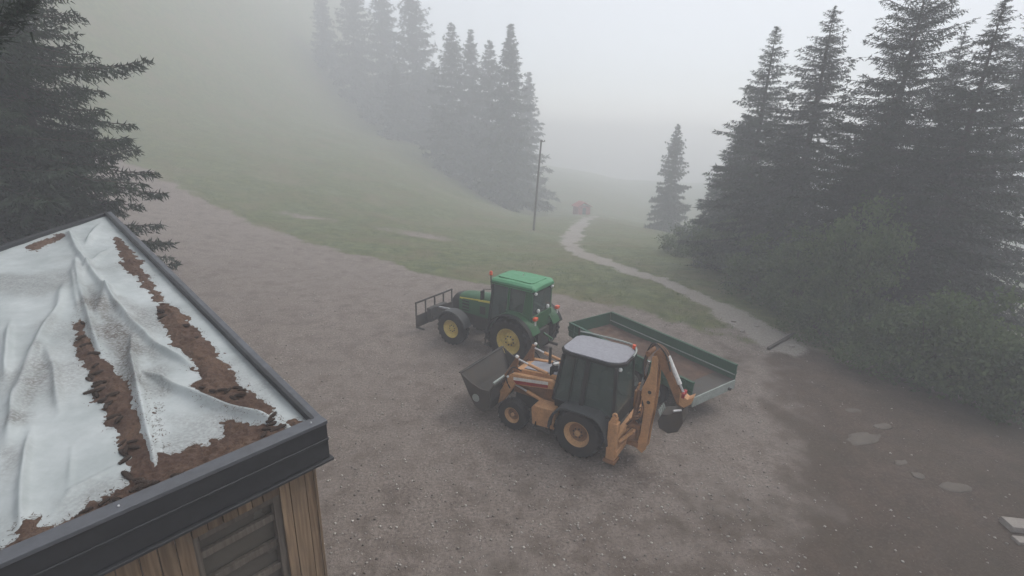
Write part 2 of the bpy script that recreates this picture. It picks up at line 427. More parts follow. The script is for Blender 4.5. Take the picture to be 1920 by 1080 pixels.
def zones(x, y):
    gs = poly_sdf(x, y, grass_poly); ms = poly_sdf(x, y, mud_poly); pd = seg_dist(x, y, PATH)
    d = np.hypot(x, y)
    wgl = (fbm(x * 0.8, y * 0.8, 3, 21) - 0.5) * (0.6 + d * 0.03)
    g = sstep(-0.5, 0.6, gs + wgl); m = sstep(-1.6, 1.6, ms + wgl * 3)
    m = np.clip(m + 0.5 * sstep(12.5, 6.5, y + wgl * 4 - 0.25 * x) , 0, 1)
    pw = np.interp(y, [18, 20, 24, 28, 36, 60], [1.25, 1.15, 0.85, 0.45, 0.75, 1.0])
    p = sstep(0.45, -0.45, pd - pw + wgl * 0.8)
    # bare worn patches inside the grass
    for (qx, qy, r) in [gpts([(790, 440)])[0] + (2.2,), gpts([(560, 405)])[0] + (1.6,), gpts([(1405, 625)])[0] + (1.4,)]:
        e = np.hypot((x - qx) / 2.2, y - qy)
        g = g * (1 - 0.75 * sstep(r, r * 0.3, e + wgl))
    return g, m, p
def build_ground():
    rad = np.concatenate([[0.0], np.geomspace(2.5, 255, 330)])
    ang = np.radians(np.concatenate([np.linspace(-180, -62, 26)[:-1], np.linspace(-62, 62, 400), np.linspace(62, 180, 26)[1:]]))
    RR, AA = np.meshgrid(rad, ang, indexing='ij')
    X = RR * np.sin(AA); Y = RR * np.cos(AA)
    Z = terrain(X, Y); g, m, p = zones(X, Y)
    near = np.exp(-RR / 60)
    Z = Z + (fbm(X * 2.3, Y * 2.3, 3, 41) - 0.5) * 0.05 * near + g * (fbm(X * 1.1, Y * 1.1, 2, 5) - 0.4) * 0.10 * near
    nr, na = X.shape
    V = np.stack([X, Y, Z], -1).reshape(-1, 3)
    idx = np.arange(nr * na).reshape(nr, na)
    Fc = np.stack([idx[:-1, :-1], idx[:-1, 1:], idx[1:, 1:], idx[1:, :-1]], -1).reshape(-1, 4)
    G, Mu, P = g.ravel(), m.ravel(), p.ravel()
    fg, fm, fp = (q[Fc].mean(1) for q in (G, Mu, P))
    cls = np.zeros(len(Fc), int); cls[fm > 0.5] = 1; cls[fg > 0.5] = 2; cls[fp > 0.5] = 3
    for k, (nm, lab) in enumerate((('gravel_yard', 'wet grey-brown gravel yard under the vehicles'), ('mud_bank', 'dark brown muddy bank below the trees at right'),
                            ('grass_slope', 'foggy green grass slope behind the yard'), ('footpath', 'pale sandy footpath curving along the grass into fog'))):
        fs = Fc[cls == k]; used = np.unique(fs); mp = np.full(len(V), -1); mp[used] = np.arange(len(used))
        me = np_mesh(nm, V[used], mp[fs], True)
        ca = me.color_attributes.new('zone', 'FLOAT_COLOR', 'POINT')
        ca.data.foreach_set('color', np.stack([G[used], Mu[used], P[used], np.ones(len(used))], -1).astype(np.float32).ravel())
        tag(link(nm, me, M['ground']), lab, 'ground', kind='structure')
build_ground()

rng = np.random.default_rng(11)
def view_points(n, ymin, ymax):
    """random ground points roughly even in the picture, found by walking pixels"""
    px = rng.uniform(-150, 2070, n); py = rng.uniform(ymin, ymax, n)
    d = fw[None] + ((px - 960) / F)[:, None] * cx[None] - ((py - 540) / F)[:, None] * cu[None]
    t = np.full(n, 3.0); done = np.zeros(n, bool)
    for i in range(260):
        P = CAM + t[:, None] * d; h = P[:, 2] - terrain(P[:, 0], P[:, 1])
        t = np.where(h > 0.01, t + np.clip(h * 0.7, 0.01, 3), t)
        done = h <= 0.05
    P = CAM + t[:, None] * d
    ok = done & (t < 120); return P[ok], t[ok]
def build_pebbles():
    P, t = view_points(34000, 330, 1090)
    g, m, p = zones(P[:, 0], P[:, 1])
    keep = rng.random(len(P)) < np.clip((1 - g) * (1 - 0.9 * m) * (0.35 + 0.9 * fbm(P[:, 0] * .5, P[:, 1] * .5, 2, 77)), 0, 1)
    P = P[keep]; n = len(P)
    base = np.array([(1, 0, 0), (0, 1, 0), (-1, 0, 0), (0, -1, 0), (0, 0, .7), (0, 0, -.5)], float)
    Fo = np.array([(0, 1, 4), (1, 2, 4), (2, 3, 4), (3, 0, 4), (1, 0, 5), (2, 1, 5), (3, 2, 5), (0, 3, 5)])
    s = 0.008 + 0.034 * rng.random(n) ** 4.0
    a = rng.random(n) * 6.28; ca, sa = np.cos(a), np.sin(a)
    B = base[None] * (1 + 0.5 * (rng.random((n, 6, 3)) - .5)) * s[:, None, None]
    Xr = B[..., 0] * ca[:, None] - B[..., 1] * sa[:, None]; Yr = B[..., 0] * sa[:, None] + B[..., 1] * ca[:, None]
    V = np.stack([Xr, Yr, B[..., 2]], -1) + np.stack([P[:, 0], P[:, 1], terrain(P[:, 0], P[:, 1]) + s * 0.3], -1)[:, None]
    Fc = (Fo[None] + (np.arange(n) * 6)[:, None, None]).reshape(-1, 3)
    m_, nn, l, b = nodes('pale_pebbles')
    q = N(nn, 'ShaderNodeNewGeometry'); l.new(ramp(nn, l, q.outputs['Random Per Island'], 0, 1, (0.11, 0.093, 0.080), (0.52, 0.48, 0.43)).outputs[0], b.inputs['Base Color']); b.inputs['Roughness'].default_value = 0.8
    tag(link('pebbles', np_mesh('pebbles', V.reshape(-1, 3), Fc), m_), 'small pale stones strewn over the gravel yard', 'pebbles', kind='stuff')
build_pebbles()
def build_grass():
    P, t = view_points(150000, 120, 800)
    g, m, p = zones(P[:, 0], P[:, 1])
    keep = rng.random(len(P)) < np.clip(g * (1 - p) * 1.1 * (0.25 + 1.1 * fbm(P[:, 0] * .4, P[:, 1] * .4, 3, 31)) - 0.12, 0, 1)
    P = P[keep]; t = t[keep]; n = len(P)
    a = rng.random(n) * 6.28; h = (0.05 + 0.11 * rng.random(n) ** 2) * (1 + t * 0.004); wd = 0.012 + t * 0.0006
    lean = (rng.random((n, 2)) - .5) * h[:, None] * 1.1
    z = terrain(P[:, 0], P[:, 1]) - 0.01
    V = np.empty((n, 3, 3)); dx, dy = np.cos(a) * wd, np.sin(a) * wd
    V[:, 0] = np.stack([P[:, 0] - dx, P[:, 1] - dy, z], -1); V[:, 1] = np.stack([P[:, 0] + dx, P[:, 1] + dy, z], -1)
    V[:, 2] = np.stack([P[:, 0] + lean[:, 0], P[:, 1] + lean[:, 1], z + h], -1)
    tag(link('grass', np_mesh('grass', V.reshape(-1, 3), np.arange(3 * n).reshape(-1, 3)), M['grassblade']), 'short green grass covering the slope behind the yard', 'grass', kind='stuff')
build_grass()

# ------------------------------------------------------------------ trees
def spruce_mesh(seed, H, Rm, low=0.08, spacing=0.34, dens=1.0, droop=0.35, tuft=0.165, shape=0.85, keep=None, brange=(0, 6.2832)):
    """crown of a spruce: whorls of drooping boughs with side twigs, each twig a fringe of needle tufts"""
    r = np.random.default_rng(seed); tris = []; twigs = []
    z = H * low
    while z < H - 0.10:
        f = (z - H * low) / (H * (1 - low))
        Lm = Rm * (1 - f) ** shape * (0.7 + 0.55 * r.random()) + 0.05
        nb = int(r.integers(5, 9)) if f < 0.9 else 4
        a0 = r.random() * 6.28
        z_w = z
        for k in range(nb):
            z = z_w + r.uniform(-0.5, 0.5) * spacing * (1 - 0.5 * f)
            an = a0 + 6.2832 * k / nb + r.normal() * 0.22
            L = Lm * r.uniform(0.62, 1.12)
            if keep is not None and not keep(z, an, r): continue
            rise = (-0.10 - 0.25 * (1 - f) + 0.5 * f * f) + r.normal() * 0.13
            ca, sa = math.cos(an), math.sin(an)
            m = max(3, int(L / 0.13 * dens))
            s = (np.arange(m) + r.random(m) * 0.7) / m; s = 0.08 + 0.92 * s
            rad = s * L; hz = z + rise * rad - droop * (s ** 2) * L * (1 - f) * 0.6 + 0.22 * L * s ** 3
            P = np.stack([ca * rad, sa * rad, hz], -1)
            side = np.array([-sa, ca, 0]); fwd = np.array([ca, sa, rise])
            for sg in (-1, 1, 0):
                tl = (0.34 * L * (1 - s) ** 0.7 * np.minimum(1, s * 3.2) + 0.12) * r.uniform(0.6, 1.2, m)
                if sg == 0: tl *= 0.55
                dirv = side[None] * sg * 0.85 + fwd[None] * (0.55 + 0.25 * r.random((m, 1))) + np.array([0, 0, -0.32 if sg else -0.9]) * (0.5 + r.random((m, 1)))
                dirv /= np.linalg.norm(dirv, axis=1)[:, None]
                nt_ = 6 if sg else 5
                for j in range(nt_):
                    q = (j + 0.4) / nt_
                    b = P + dirv * (tl * q)[:, None]
                    off = r.normal(size=(m, 3)) * 0.55 + dirv * 0.9; off[:, 2] -= 0.25 if j else -0.35
                    if sg == 0 and j == 0: off[:, 2] += 0.9
                    off /= np.linalg.norm(off, axis=1)[:, None]
                    ln = tuft * r.uniform(0.6, 1.35, m) * (0.28 + 0.95 * (1 - f) ** 0.6)
                    tip = b + off * ln[:, None]
                    wv = np.cross(off, r.normal(size=(m, 3))); wv /= np.linalg.norm(wv, axis=1)[:, None] + 1e-9
                    wv *= (ln * 0.17)[:, None]
                    tris.append(np.stack([b - wv, b + wv, tip], 1))
            twigs.append((np.array([0, 0, z]), P[len(P) // 3] - [0, 0, 0.02], P[(2 * len(P)) // 3] - [0, 0, 0.02], P[-1] - [0, 0, 0.02], 0.012 + 0.006 * L))
        z = z_w + spacing * (1.0 - 0.45 * f) * r.uniform(0.75, 1.25)
    q = r.random((60, 1)) ** 1.5; b = np.concatenate([r.normal(size=(60, 2)) * 0.02, H - 0.75 * q], 1); dd = r.normal(size=(60, 3)) * 0.5; dd[:, 2] += 0.25; dd /= np.linalg.norm(dd, axis=1)[:, None]
    wv = np.cross(dd, r.normal(size=(60, 3))) * 0.02; tris.append(np.stack([b - wv, b + wv, b + dd * (0.05 + 0.2 * q)], 1))
    T = np.concatenate(tris)
    return T.reshape(-1, 3), twigs
def trunk_mb(H, rb, twigs, lean=0.0):
    mb = MB()
    mb.tube([(0, 0, -0.6), (0.02, 0, H * 0.3), (-0.03, 0.02, H * 0.65), (0, 0, H * 0.99)], rb, 9, rb * 0.02)
    for a, b, c, d, w_ in twigs: mb.tube([a, b, c, d], w_, 4, w_ * 0.3)
    return mb
def spruce_data(name, seed, H, Rm, **kw):
    V, tw = spruce_mesh(seed, H, Rm, **kw)
    crown = np_mesh(name + '_crown', V, np.arange(len(V)).reshape(-1, 3))
    trunk = trunk_mb(H, 0.016 * H + 0.03, tw).mesh(name + '_trunk')
    return crown, trunk
SP = [spruce_data('spruce_a', 1, 14, 2.9), spruce_data('spruce_b', 2, 14, 3.3, droop=0.5), spruce_data('spruce_c', 3, 14, 2.6, dens=0.8, spacing=0.4),
      spruce_data('spruce_d', 4, 14, 3.5, shape=0.6, low=0.05), spruce_data('spruce_e', 5, 14, 2.3, shape=0.42, low=0.10, dens=1.45, spacing=0.27, tuft=0.115)]
FAR = [spruce_data('spruce_far', 9, 14, 2.6, dens=0.45, tuft=0.34, spacing=0.42), spruce_data('spruce_far_b', 10, 14, 3.1, dens=0.45, tuft=0.34, spacing=0.42, shape=0.7)]
def tree(var, x, y, H, label, wide=1.0, mat='spruce', group=None, rz=None, sink=0.0, z=None):
    crown, trunk = var
    zz = gz(x, y) if z is None else z
    e = empty('spruce_tree', (x, y, zz - sink), random.random() * 6.28 if rz is None else rz)
    s = H / 14.0; e.scale = (s * wide, s * wide, s)
    tag(e, label, 'tree', group)
    if len(crown.materials) == 0: crown.materials.append(M['spruce'])
    if len(trunk.materials) == 0: trunk.materials.append(M['bark'])
    c = link('crown', crown, None, e); t = link('trunk', trunk, None, e)
    if mat != 'spruce':
        c.material_slots[0].link = 'OBJECT'; c.material_slots[0].material = M[mat]
    return e
def tip_tree(var, px, py, y, label, wide=1.0, mat='spruce', group=None, rz=None):
    """spruce whose tip shows at a pixel, standing at depth y"""
    d = ray(px, py); t = y / d[1]; p = CAM + t * d
    z = gz(p[0], p[1]); return tree(var, p[0], p[1], p[2] - z, label, wide, mat, group, rz)

G_R = 'spruces along the bank at right'
tip_tree(SP[0], 1457, 50, 37, 'slim grey-green spruce, leftmost of the tall near trees at right', 1.3, 'spruce_pale', G_R, 0.4)
tip_tree(SP[1], 1566, 12, 31, 'tall dense spruce with sharp tip, second from the left in the right wood', 1.4, 'spruce', G_R, 2.0)
tip_tree(SP[3], 1748, -60, 25.5, 'broad dark spruce whose tip rises out of the top of the picture at right', 1.25, 'spruce', G_R, 1.0)
tip_tree(SP[2], 1690, 118, 24.5, 'shorter ragged spruce in front of the broad dark one at right', 1.35, 'spruce', G_R, 3.0)
tip_tree(SP[0], 1885, 0, 22.5, 'dark spruce cut by the right edge of the picture', 1.35, 'spruce', G_R, 4.4)
tip_tree(SP[1], 1810, 60, 29.0, 'spruce standing behind the broad dark ones at right', 1.1, 'spruce', G_R, 5.1)
tip_tree(SP[1], 1640, 235, 32.0, 'low spruce filling the gap between the sharp tipped and the ragged spruce', 1.4, 'spruce', G_R, 1.7)
tip_tree(SP[3], 1500, 205, 35.0, 'spruce behind the slim grey-green one, half hidden', 1.2, 'spruce', G_R, 2.7)
tip_tree(SP[3], 1955, 20, 27.0, 'spruce behind the one cut by the right edge of the picture', 1.2, 'spruce', G_R, 0.2)
tip_tree(FAR[1], 1272, 232, 82.0, 'lone foggy spruce beside the footpath at the edge of the right wood', 0.95, 'spruce', None, 0.3)
tip_tree(FAR[0], 1402, 215, 45.0, 'foggy spruce between the lone one and the near trees at right', 1.7, 'spruce', None, 0.9)
tip_tree(FAR[1], 1345, 330, 56.0, 'low foggy spruce behind the bushes at the right wood edge', 1.5, 'spruce', None, 2.2)

G_B = 'foggy spruces on the slope'
def far_tree(px, y, top, label, k, wide=1.0):
    d = ray(px, top); p = CAM + y / d[1] * d; z = gz(p[0], p[1])
    return tree(FAR[k % 2], p[0], p[1], max(6, p[2] - z), label, wide, 'spruce', G_B)
back = [(958, 105, 45, 'foggy spruce just left of the utility pole', 0.95), (918, 114, 75, 'second foggy spruce left of the utility pole', 0.9), (882, 122, 55, 'third foggy spruce left of the utility pole', 0.95),
        (846, 117, 42, 'fourth foggy spruce left of the utility pole', 0.9), (992, 124, 135, 'lower foggy spruce directly behind the utility pole', 1.0),
        (770, 140, -40, 'tallest foggy spruce on the slope, right one of the upper clump', 1.0), (712, 150, -70, 'foggy spruce in the middle of the upper clump on the slope', 0.95), (655, 154, -60, 'foggy spruce second from the left in the upper clump on the slope', 0.95),
        (598, 158, -45, 'faint foggy spruce at the left end of the upper clump on the slope', 0.9), (812, 133, 115, 'low foggy spruce between the two clumps on the slope', 1.1),
        (740, 129, 120, 'low foggy spruce in front of the upper clump on the slope', 1.2)]
for i, (px, yy, tp, lb, wd) in enumerate(back): far_tree(px, yy, tp, lb, i, wd * 1.2)

# left trees beside the barn
def tree_xy(var, px, y, H, label, wide, rz, mat='spruce'):
    d = ray(px, 300); t = y / d[1]; x = (CAM + t * d)[0]
    return tree(var, x, y, H, label, wide, mat, 'dark spruces behind the barn', rz)
tree_xy(SP[4], 72, 15.5, 19.5, 'dark spruce behind the barn roof corner, beside the gravel road', 0.95, 0.7)
tree_xy(SP[4], -60, 14.0, 20, 'darkest spruce filling the left edge behind the barn', 1.2, 1.9)
tree_xy(SP[0], 10, 21, 17.0, 'spruce half hidden behind the two dark ones at the left edge', 1.3, 3.3)

for k, (x_, y_, h_) in enumerate(((20.5, 9.5, 15), (19.5, 4.0, 14), (24.5, 13.0, 16))):  # unseen trees added to keep sky light off the mud bank
    tree(SP[(k * 2 + 1) % 4], x_, y_, h_, ('spruce', 'second spruce', 'tall spruce')[k] + ' added out of view at right to shade the mud bank', 1.1, 'spruce', None, k * 1.3)

# the near spruce left of the frame, of which one bough reaches the top left corner
def near_bough():
    e = empty('spruce_tree', (-9.6, 4.2, gz(-9.6, 4.2)))
    V, tw = spruce_mesh(77, 13, 3.0, low=0.45, spacing=0.5, dens=1.6, tuft=0.12, droop=0.6, keep=lambda z, an, r: not (-1.5 < math.atan2(math.sin(an - 0.45), math.cos(an - 0.45)) < 1.5) or z > 10.6)
    tag(e, 'near dark spruce of which one bough hangs into the top left corner', 'tree')
    # the bough seen: from the trunk towards the frame
    p0 = np.array([0, 0, 0.0])
    tgt = [CAM + 6.2 * ray(-260, -150), CAM + 6.0 * ray(-60, 90), CAM + 5.9 * ray(10, 40), CAM + 5.9 * ray(52, 4)]
    org = np.array([-9.6, 4.2, gz(-9.6, 4.2)])
    ln = catmull([np.array([0, 0, tgt[0][2] - org[2] + 0.2])] + [q - org for q in tgt], 10)
    rr = np.random.default_rng(5); tr = []
    for i in range(6, len(ln) - 1):
        for k in range(26):
            b = ln[i] + (ln[i + 1] - ln[i]) * rr.random()
            d = (ln[i + 1] - ln[i]); d /= np.linalg.norm(d)
            b = b + rr.normal(size=3) * 0.05; off = d * 0.6 + rr.normal(size=3) * 0.6; off[2] -= 0.3; off /= np.linalg.norm(off)
            L = rr.uniform(0.06, 0.16); wv = np.cross(off, rr.normal(size=3)); wv *= 0.014 / (np.linalg.norm(wv) + 1e-9)
            tr.append(np.stack([b - wv, b + wv, b + off * L]))
    V = np.concatenate([V, np.array(tr).reshape(-1, 3)])
    link('crown', np_mesh('near_crown', V, np.arange(len(V)).reshape(-1, 3)), M['spruce'], e)
    mb = trunk_mb(13, 0.2, tw); mb.tube(ln, 0.03, 6, 0.008); mb.build('trunk', M['bark'], e)
near_bough()

# broad-leaved bushes in front of the spruces
def bush_mesh(seed, n_cl, leaves, Rx, Hh, leaf=0.09):
    r = np.random.default_rng(seed); out = []; stems = []
    for k in range(n_cl):
        a = r.random() * 6.28; rr = math.sqrt(r.random()) * Rx; h = Hh * (0.15 + 0.8 * r.random()) * (1 - 0.45 * (rr / Rx) ** 2)
        c = np.array([math.cos(a) * rr, math.sin(a) * rr, h]); stems.append(c)
        s = 0.22 + 0.30 * r.random()
        q = r.normal(size=(leaves, 3)) * np.array([s, s, s * 0.55]) * 0.62 + c
        d = r.normal(size=(leaves, 3)); d[:, 2] -= 0.3; d /= np.linalg.norm(d, axis=1)[:, None]
        wv = np.cross(d, r.normal(size=(leaves, 3))); wv /= np.linalg.norm(wv, axis=1)[:, None] + 1e-9
        L = leaf * r.uniform(0.6, 1.4, leaves)[:, None]
        out.append(np.stack([q, q + d * L * 0.5 + wv * L * 0.38, q + d * L, q + d * L * 0.5 - wv * L * 0.38], 1))
    V = np.concatenate(out).reshape(-1, 3)
    mb = MB()
    for c in stems[:max(8, n_cl // 3)]:
        mb.tube([(0, 0, -0.3), (c[0] * 0.3, c[1] * 0.3, c[2] * 0.5), tuple(c)], 0.035, 5, 0.008)
    return np_mesh('bush_foliage', V, np.arange(len(V)).reshape(-1, 4)), mb.mesh('bush_stems')
BU = [bush_mesh(1, 60, 150, 1.5, 3.2, 0.11), bush_mesh(2, 85, 150, 1.35, 4.6, 0.11), bush_mesh(3, 46, 140, 1.7, 2.0, 0.10)]
def bush(k, px, py, s, label, hs=1.0, rz=0):
    p = at(px, py); e = empty('leafy_bush', p, rz); e.scale = (s, s, s * hs)
    tag(e, label, 'bush', 'leafy bushes along the right wood')
    f, st = BU[k]
    if not f.materials: f.materials.append(M['leaf']); st.materials.append(M['bark'])
    link('foliage', f, None, e); link('stem', st, None, e)
bush(1, 1575, 640, 1.2, 'tallest pale green broad-leaved bush before the sharp tipped spruce', 1.35, 0.5)
bush(1, 1490, 590, 1.15, 'pale green bush left of the tallest bush, near the path slab', 1.0, 2.0)
bush(0, 1425, 555, 1.3, 'rounded bush between the path slab and the foggy spruces', 1.0, 1.1)
bush(0, 1350, 510, 1.4, 'misty bush at the left end of the right wood edge', 1.0, 3.3)
bush(2, 1290, 478, 1.4, 'lowest misty bush at the foot of the lone foggy spruce', 1.0, 0.2)
bush(2, 1640, 685, 1.0, 'low bush overhanging the mud at the foot of the tallest bush', 1.0, 4.0)
bush(0, 1720, 712, 1.2, 'dark low bush under the ragged spruce', 1.1, 2.6)
bush(0, 1820, 745, 1.2, 'dark low bush near the right edge above the mud bank', 1.2, 5.0)
bush(2, 1905, 775, 1.1, 'spindly dark bush cut by the right edge above the mud bank', 1.2, 1.4)
bush(0, 1530, 628, 1.0, 'small bush right of the path slab at the grass edge', 0.9, 0.8)

# ------------------------------------------------------------------ vehicles: shared wheel
WM = {}
def wheel(parent, x, y, z, Rt, wd, Rr, rim_mat, side, lugs=20, dish=0.06, bolts=8, name='wheel'):
    key = (Rt, wd, Rr, rim_mat)
    if key not in WM:
        h = wd / 2
        ty = MB(); ty.lathe([(Rr * 0.96, -h * 0.75), (Rr * 1.06, -h * 0.92), (Rt * 0.86, -h), (Rt * 0.94, -h * 0.86), (Rt * 0.955, -h * 0.4), (Rt * 0.955, h * 0.4), (Rt * 0.94, h * 0.86), (Rt * 0.86, h), (Rr * 1.06, h * 0.92), (Rr * 0.96, h * 0.75), (Rr * 0.9, 0), (Rr * 0.96, -h * 0.75)], 48)
        for k in range(lugs):
            for sg in (-1, 1):
                a = 2 * math.pi * (k + (0.25 if sg > 0 else -0.25)) / lugs; a2 = a - 0.26
                def pt(r, an, y_): return (r * math.cos(an), y_, r * math.sin(an))
                w_ = 0.055 / 1.0 * (Rt / 0.9) / Rt * 0.9
                y0, y1 = sg * h * 0.02, sg * h * 1.0
                V = [pt(r, an + dd, yy) for (an, yy, rs) in ((a, y0, (Rt * 0.93, Rt)), (a2, y1, (Rt * 0.85, Rt * 0.965))) for r in rs for dd in (-w_, w_)]
                ty.add(V, [(0, 1, 3, 2), (4, 6, 7, 5), (0, 4, 5, 1), (2, 3, 7, 6), (0, 2, 6, 4), (1, 5, 7, 3)])
        ri = MB(); ri.lathe([(Rr * 0.97, -h * 0.7), (Rr, -h * 0.78), (Rr * 1.0, h * 0.82), (Rr * 0.95, h * 0.82), (Rr * 0.90, h * 0.55), (Rr * 0.82, h * 0.30), (Rr * 0.72, h * 0.22)], 40)
        dc = MB(); dc.lathe([(Rr * 0.74, h * 0.14), (Rr * 0.72, h * 0.215), (Rr * 0.55, h * 0.30 - dish), (Rr * 0.42, h * 0.30), (Rr * 0.34, h * 0.36), (0.001, h * 0.36)], 40)
        hb = MB(); hb.lathe([(Rr * 0.22, h * 0.38), (Rr * 0.22, h * 0.62), (Rr * 0.15, h * 0.70), (0.001, h * 0.70)], 20)
        bo = MB()
        for k in range(bolts):
            a = 2 * math.pi * k / bolts; bo.lathe([(Rr * 0.055, h * 0.30), (Rr * 0.055, h * 0.48), (0.001, h * 0.48)], 6, (Rr * 0.34 * math.cos(a), 0, Rr * 0.34 * math.sin(a)))
        WM[key] = (ty.mesh('tyre'), ri.mesh('rim'), hb.mesh('hub'), bo.mesh('bolts'), dc.mesh('disc'))
    ty, ri, hb, bo, dc = WM[key]
    e = empty(name, (x, y, z), 0 if side > 0 else math.pi, parent)
    e.rotation_euler = (0, random.random() * 6, 0 if side > 0 else math.pi)
    link('tyre', ty, M['rubber'], e); link('rim', ri, M[rim_mat], e); link('disc', dc, M['rust' if rim_mat == 'wheeltan' else rim_mat], e); link('hub', hb, M[rim_mat], e); link('wheel_bolts', bo, M['dark'], e)['kind'] = 'stuff'
    return e
def arc_shell(cx_, cz, r, a0, a1, y0, y1, th=0.04, n=14, flat=None):
    mb = MB(); secs = []
    for i in range(n + 1):
        a = R(a0 + (a1 - a0) * i / n); c, s = math.cos(a), math.sin(a)
        def q(rr, y):
            zz = cz + rr * s
            if flat is not None: zz = min(zz, flat + (rr - r))
            return (cx_ + rr * c, y, zz)
        secs.append([q(r, y0), q(r + th, y0), q(r + th, y1), q(r, y1)])
    return mb.loft(secs)

# ------------------------------------------------------------------ tractor
def build_tractor():
    T = empty('tractor', (0.5, 18.87, gz(0.5, 18.87) - 0.03), R(147))
    tag(T, 'green farm tractor with yellow wheels and a front frame, parked behind the backhoe', 'tractor')
    for sd_ in (1, -1):
        wheel(T, -0.08, sd_ * 1.0, 0.93, 0.93, 0.56, 0.53, 'yellow', sd_, 22)
        wheel(T, 2.82, sd_ * 0.98, 0.71, 0.71, 0.44, 0.39, 'yellow', sd_, 20)
    MB().box(-0.5, 2.2, -0.28, 0.28, 0.62, 1.25).box(-0.75, 0.25, -0.36, 0.36, 0.6, 1.35).box(2.1, 3.3, -0.22, 0.22, 0.7, 1.2).build('chassis', M['dark'], T, 0.02)
    MB().box(-0.25, 0.1, -0.75, 0.75, 0.78, 1.08).build('rear_axle', M['dark'], T, 0.02)
    MB().box(2.7, 2.95, -0.8, 0.8, 0.6, 0.85).build('front_axle', M['dark'], T, 0.02)
    def sec(x, w_, zt, zb):
        return [(x, w_, zb), (x, w_, zt - 0.2), (x, w_ - 0.04, zt - 0.1), (x, w_ - 0.14, zt - 0.02), (x, 0, zt + 0.02), (x, -w_ + 0.14, zt - 0.02), (x, -w_ + 0.04, zt - 0.1), (x, -w_, zt - 0.2), (x, -w_, zb)]
    hood = MB().loft([sec(1.22, 0.47, 2.16, 1.28), sec(2.0, 0.45, 2.13, 1.28), sec(2.7, 0.43, 2.07, 1.28), sec(2.98, 0.41, 2.02, 1.25)]).build('hood', M['green'], T)
    MB().loft([sec(2.98, 0.412, 2.0, 1.2), sec(3.28, 0.385, 1.93, 1.15), sec(3.42, 0.33, 1.8, 1.15)]).build('nose_grille', M['black'], T)
    for sd_ in (1, -1):
        MB().add([(1.24, sd_ * 0.474, 1.97), (2.92, sd_ * 0.420, 1.84), (2.92, sd_ * 0.420, 1.90), (1.24, sd_ * 0.474, 2.06), (1.24, sd_ * 0.46, 1.97), (2.92, sd_ * 0.40, 1.84), (2.92, sd_ * 0.40, 1.90), (1.24, sd_ * 0.46, 2.06)],
                 [(0, 1, 2, 3), (4, 7, 6, 5), (0, 4, 5, 1), (2, 6, 7, 3), (0, 3, 7, 4), (1, 5, 6, 2)]).build('stripe', M['stripe'], hood, smooth=False)
        g = MB().box(2.42, 2.78, sd_ * 0.425, sd_ * 0.447, 1.36, 1.82).build('side_grille', M['black'], hood, 0.01)
        for k in range(3):
            MB().box(2.43, 2.77, sd_ * 0.44, sd_ * 0.462, 1.42 + k * 0.14, 1.46 + k * 0.14).build('louvre', M['green'], hood)
        MB().box(1.55, 1.85, sd_ * 0.445, sd_ * 0.462, 1.4, 1.75).build('intake_panel', M['black'], hood, 0.01)
        MB().box(3.36, 3.43, sd_ * 0.10, sd_ * 0.30, 1.52, 1.64).build('headlight', M['lamp_white'], T, 0.01)
        arc_shell(2.82, 0.71, 0.77, 20, 165, sd_ * 0.74, sd_ * 1.22, 0.03).build('front_fender', M['fender'], T)
        arc_shell(-0.08, 0.93, 1.03, 8, 158, sd_ * 0.52, sd_ * 1.05, 0.05, 18).build('rear_fender', M['green'], T)
        arc_shell(-0.08, 0.93, 1.035, 4, 160, sd_ * 1.055, sd_ * 1.26, 0.04, 18).build('fender_lip', M['black'], T)
        MB().box(-1.10, -0.96, sd_ * 0.74, sd_ * 0.94, 1.90, 2.02).build('tail_light', M['orange_lens'], T, 0.02)
        MB().bar((-1.03, sd_ * 0.84, 1.7), (-1.03, sd_ * 0.84, 1.92), 0.05).build('light_bracket', M['white'], T)
    # cab
    wt, wb = 0.74, 0.80
    def P(x, z, sd_): k = (z - 1.3) / 1.6; return (x, sd_ * (wb + (wt - wb) * k), z)
    MB().box(-0.78, 1.15, -0.76, 0.76, 1.22, 1.36).box(0.55, 1.12, -0.76, 0.76, 0.98, 1.22).build('cab_floor', M['black'], T, 0.02)
    for sd_ in (1, -1):
        MB().bar(P(1.16, 1.3, sd_), P(0.98, 2.95, sd_), 0.07).build('front_pillar', M['black'], T, 0.01)
        MB().bar(P(0.30, 1.3, sd_), P(0.22, 2.95, sd_), 0.08).build('middle_pillar', M['green'], T, 0.01)
        MB().add([P(-0.38, 1.9, sd_), P(-0.80, 1.9, sd_), P(-0.82, 2.95, sd_), P(-0.52, 2.95, sd_)] + [(x, y - sd_ * 0.08, z) for x, y, z in (P(-0.38, 1.9, sd_), P(-0.80, 1.9, sd_), P(-0.82, 2.95, sd_), P(-0.52, 2.95, sd_))],
                 [(0, 1, 2, 3), (4, 7, 6, 5), (0, 4, 5, 1), (1, 5, 6, 2), (2, 6, 7, 3), (3, 7, 4, 0)]).build('rear_pillar', M['green'], T, 0.01)
        def pane(name, pts, mat='glass', inset=0.025):
            q = [(x, y - sd_ * inset, z) for x, y, z in pts]; q2 = [(x, y - sd_ * (inset + 0.012), z) for x, y, z in pts]; n = len(q)
            MB().add(q + q2, [tuple(range(n)), tuple(range(2 * n - 1, n - 1, -1))] + [(i, (i + 1) % n, (i + 1) % n + n, i + n) for i in range(n)]).build(name, M[mat], T, smooth=False)
        pane('door_pane', [P(1.13, 1.36, sd_), P(0.32, 1.36, sd_), P(0.24, 2.92, sd_), P(0.98, 2.92, sd_)])
        pane('side_pane', [P(0.28, 2.02, sd_), P(-0.40, 2.02, sd_), P(-0.52, 2.90, sd_), P(0.22, 2.90, sd_)])
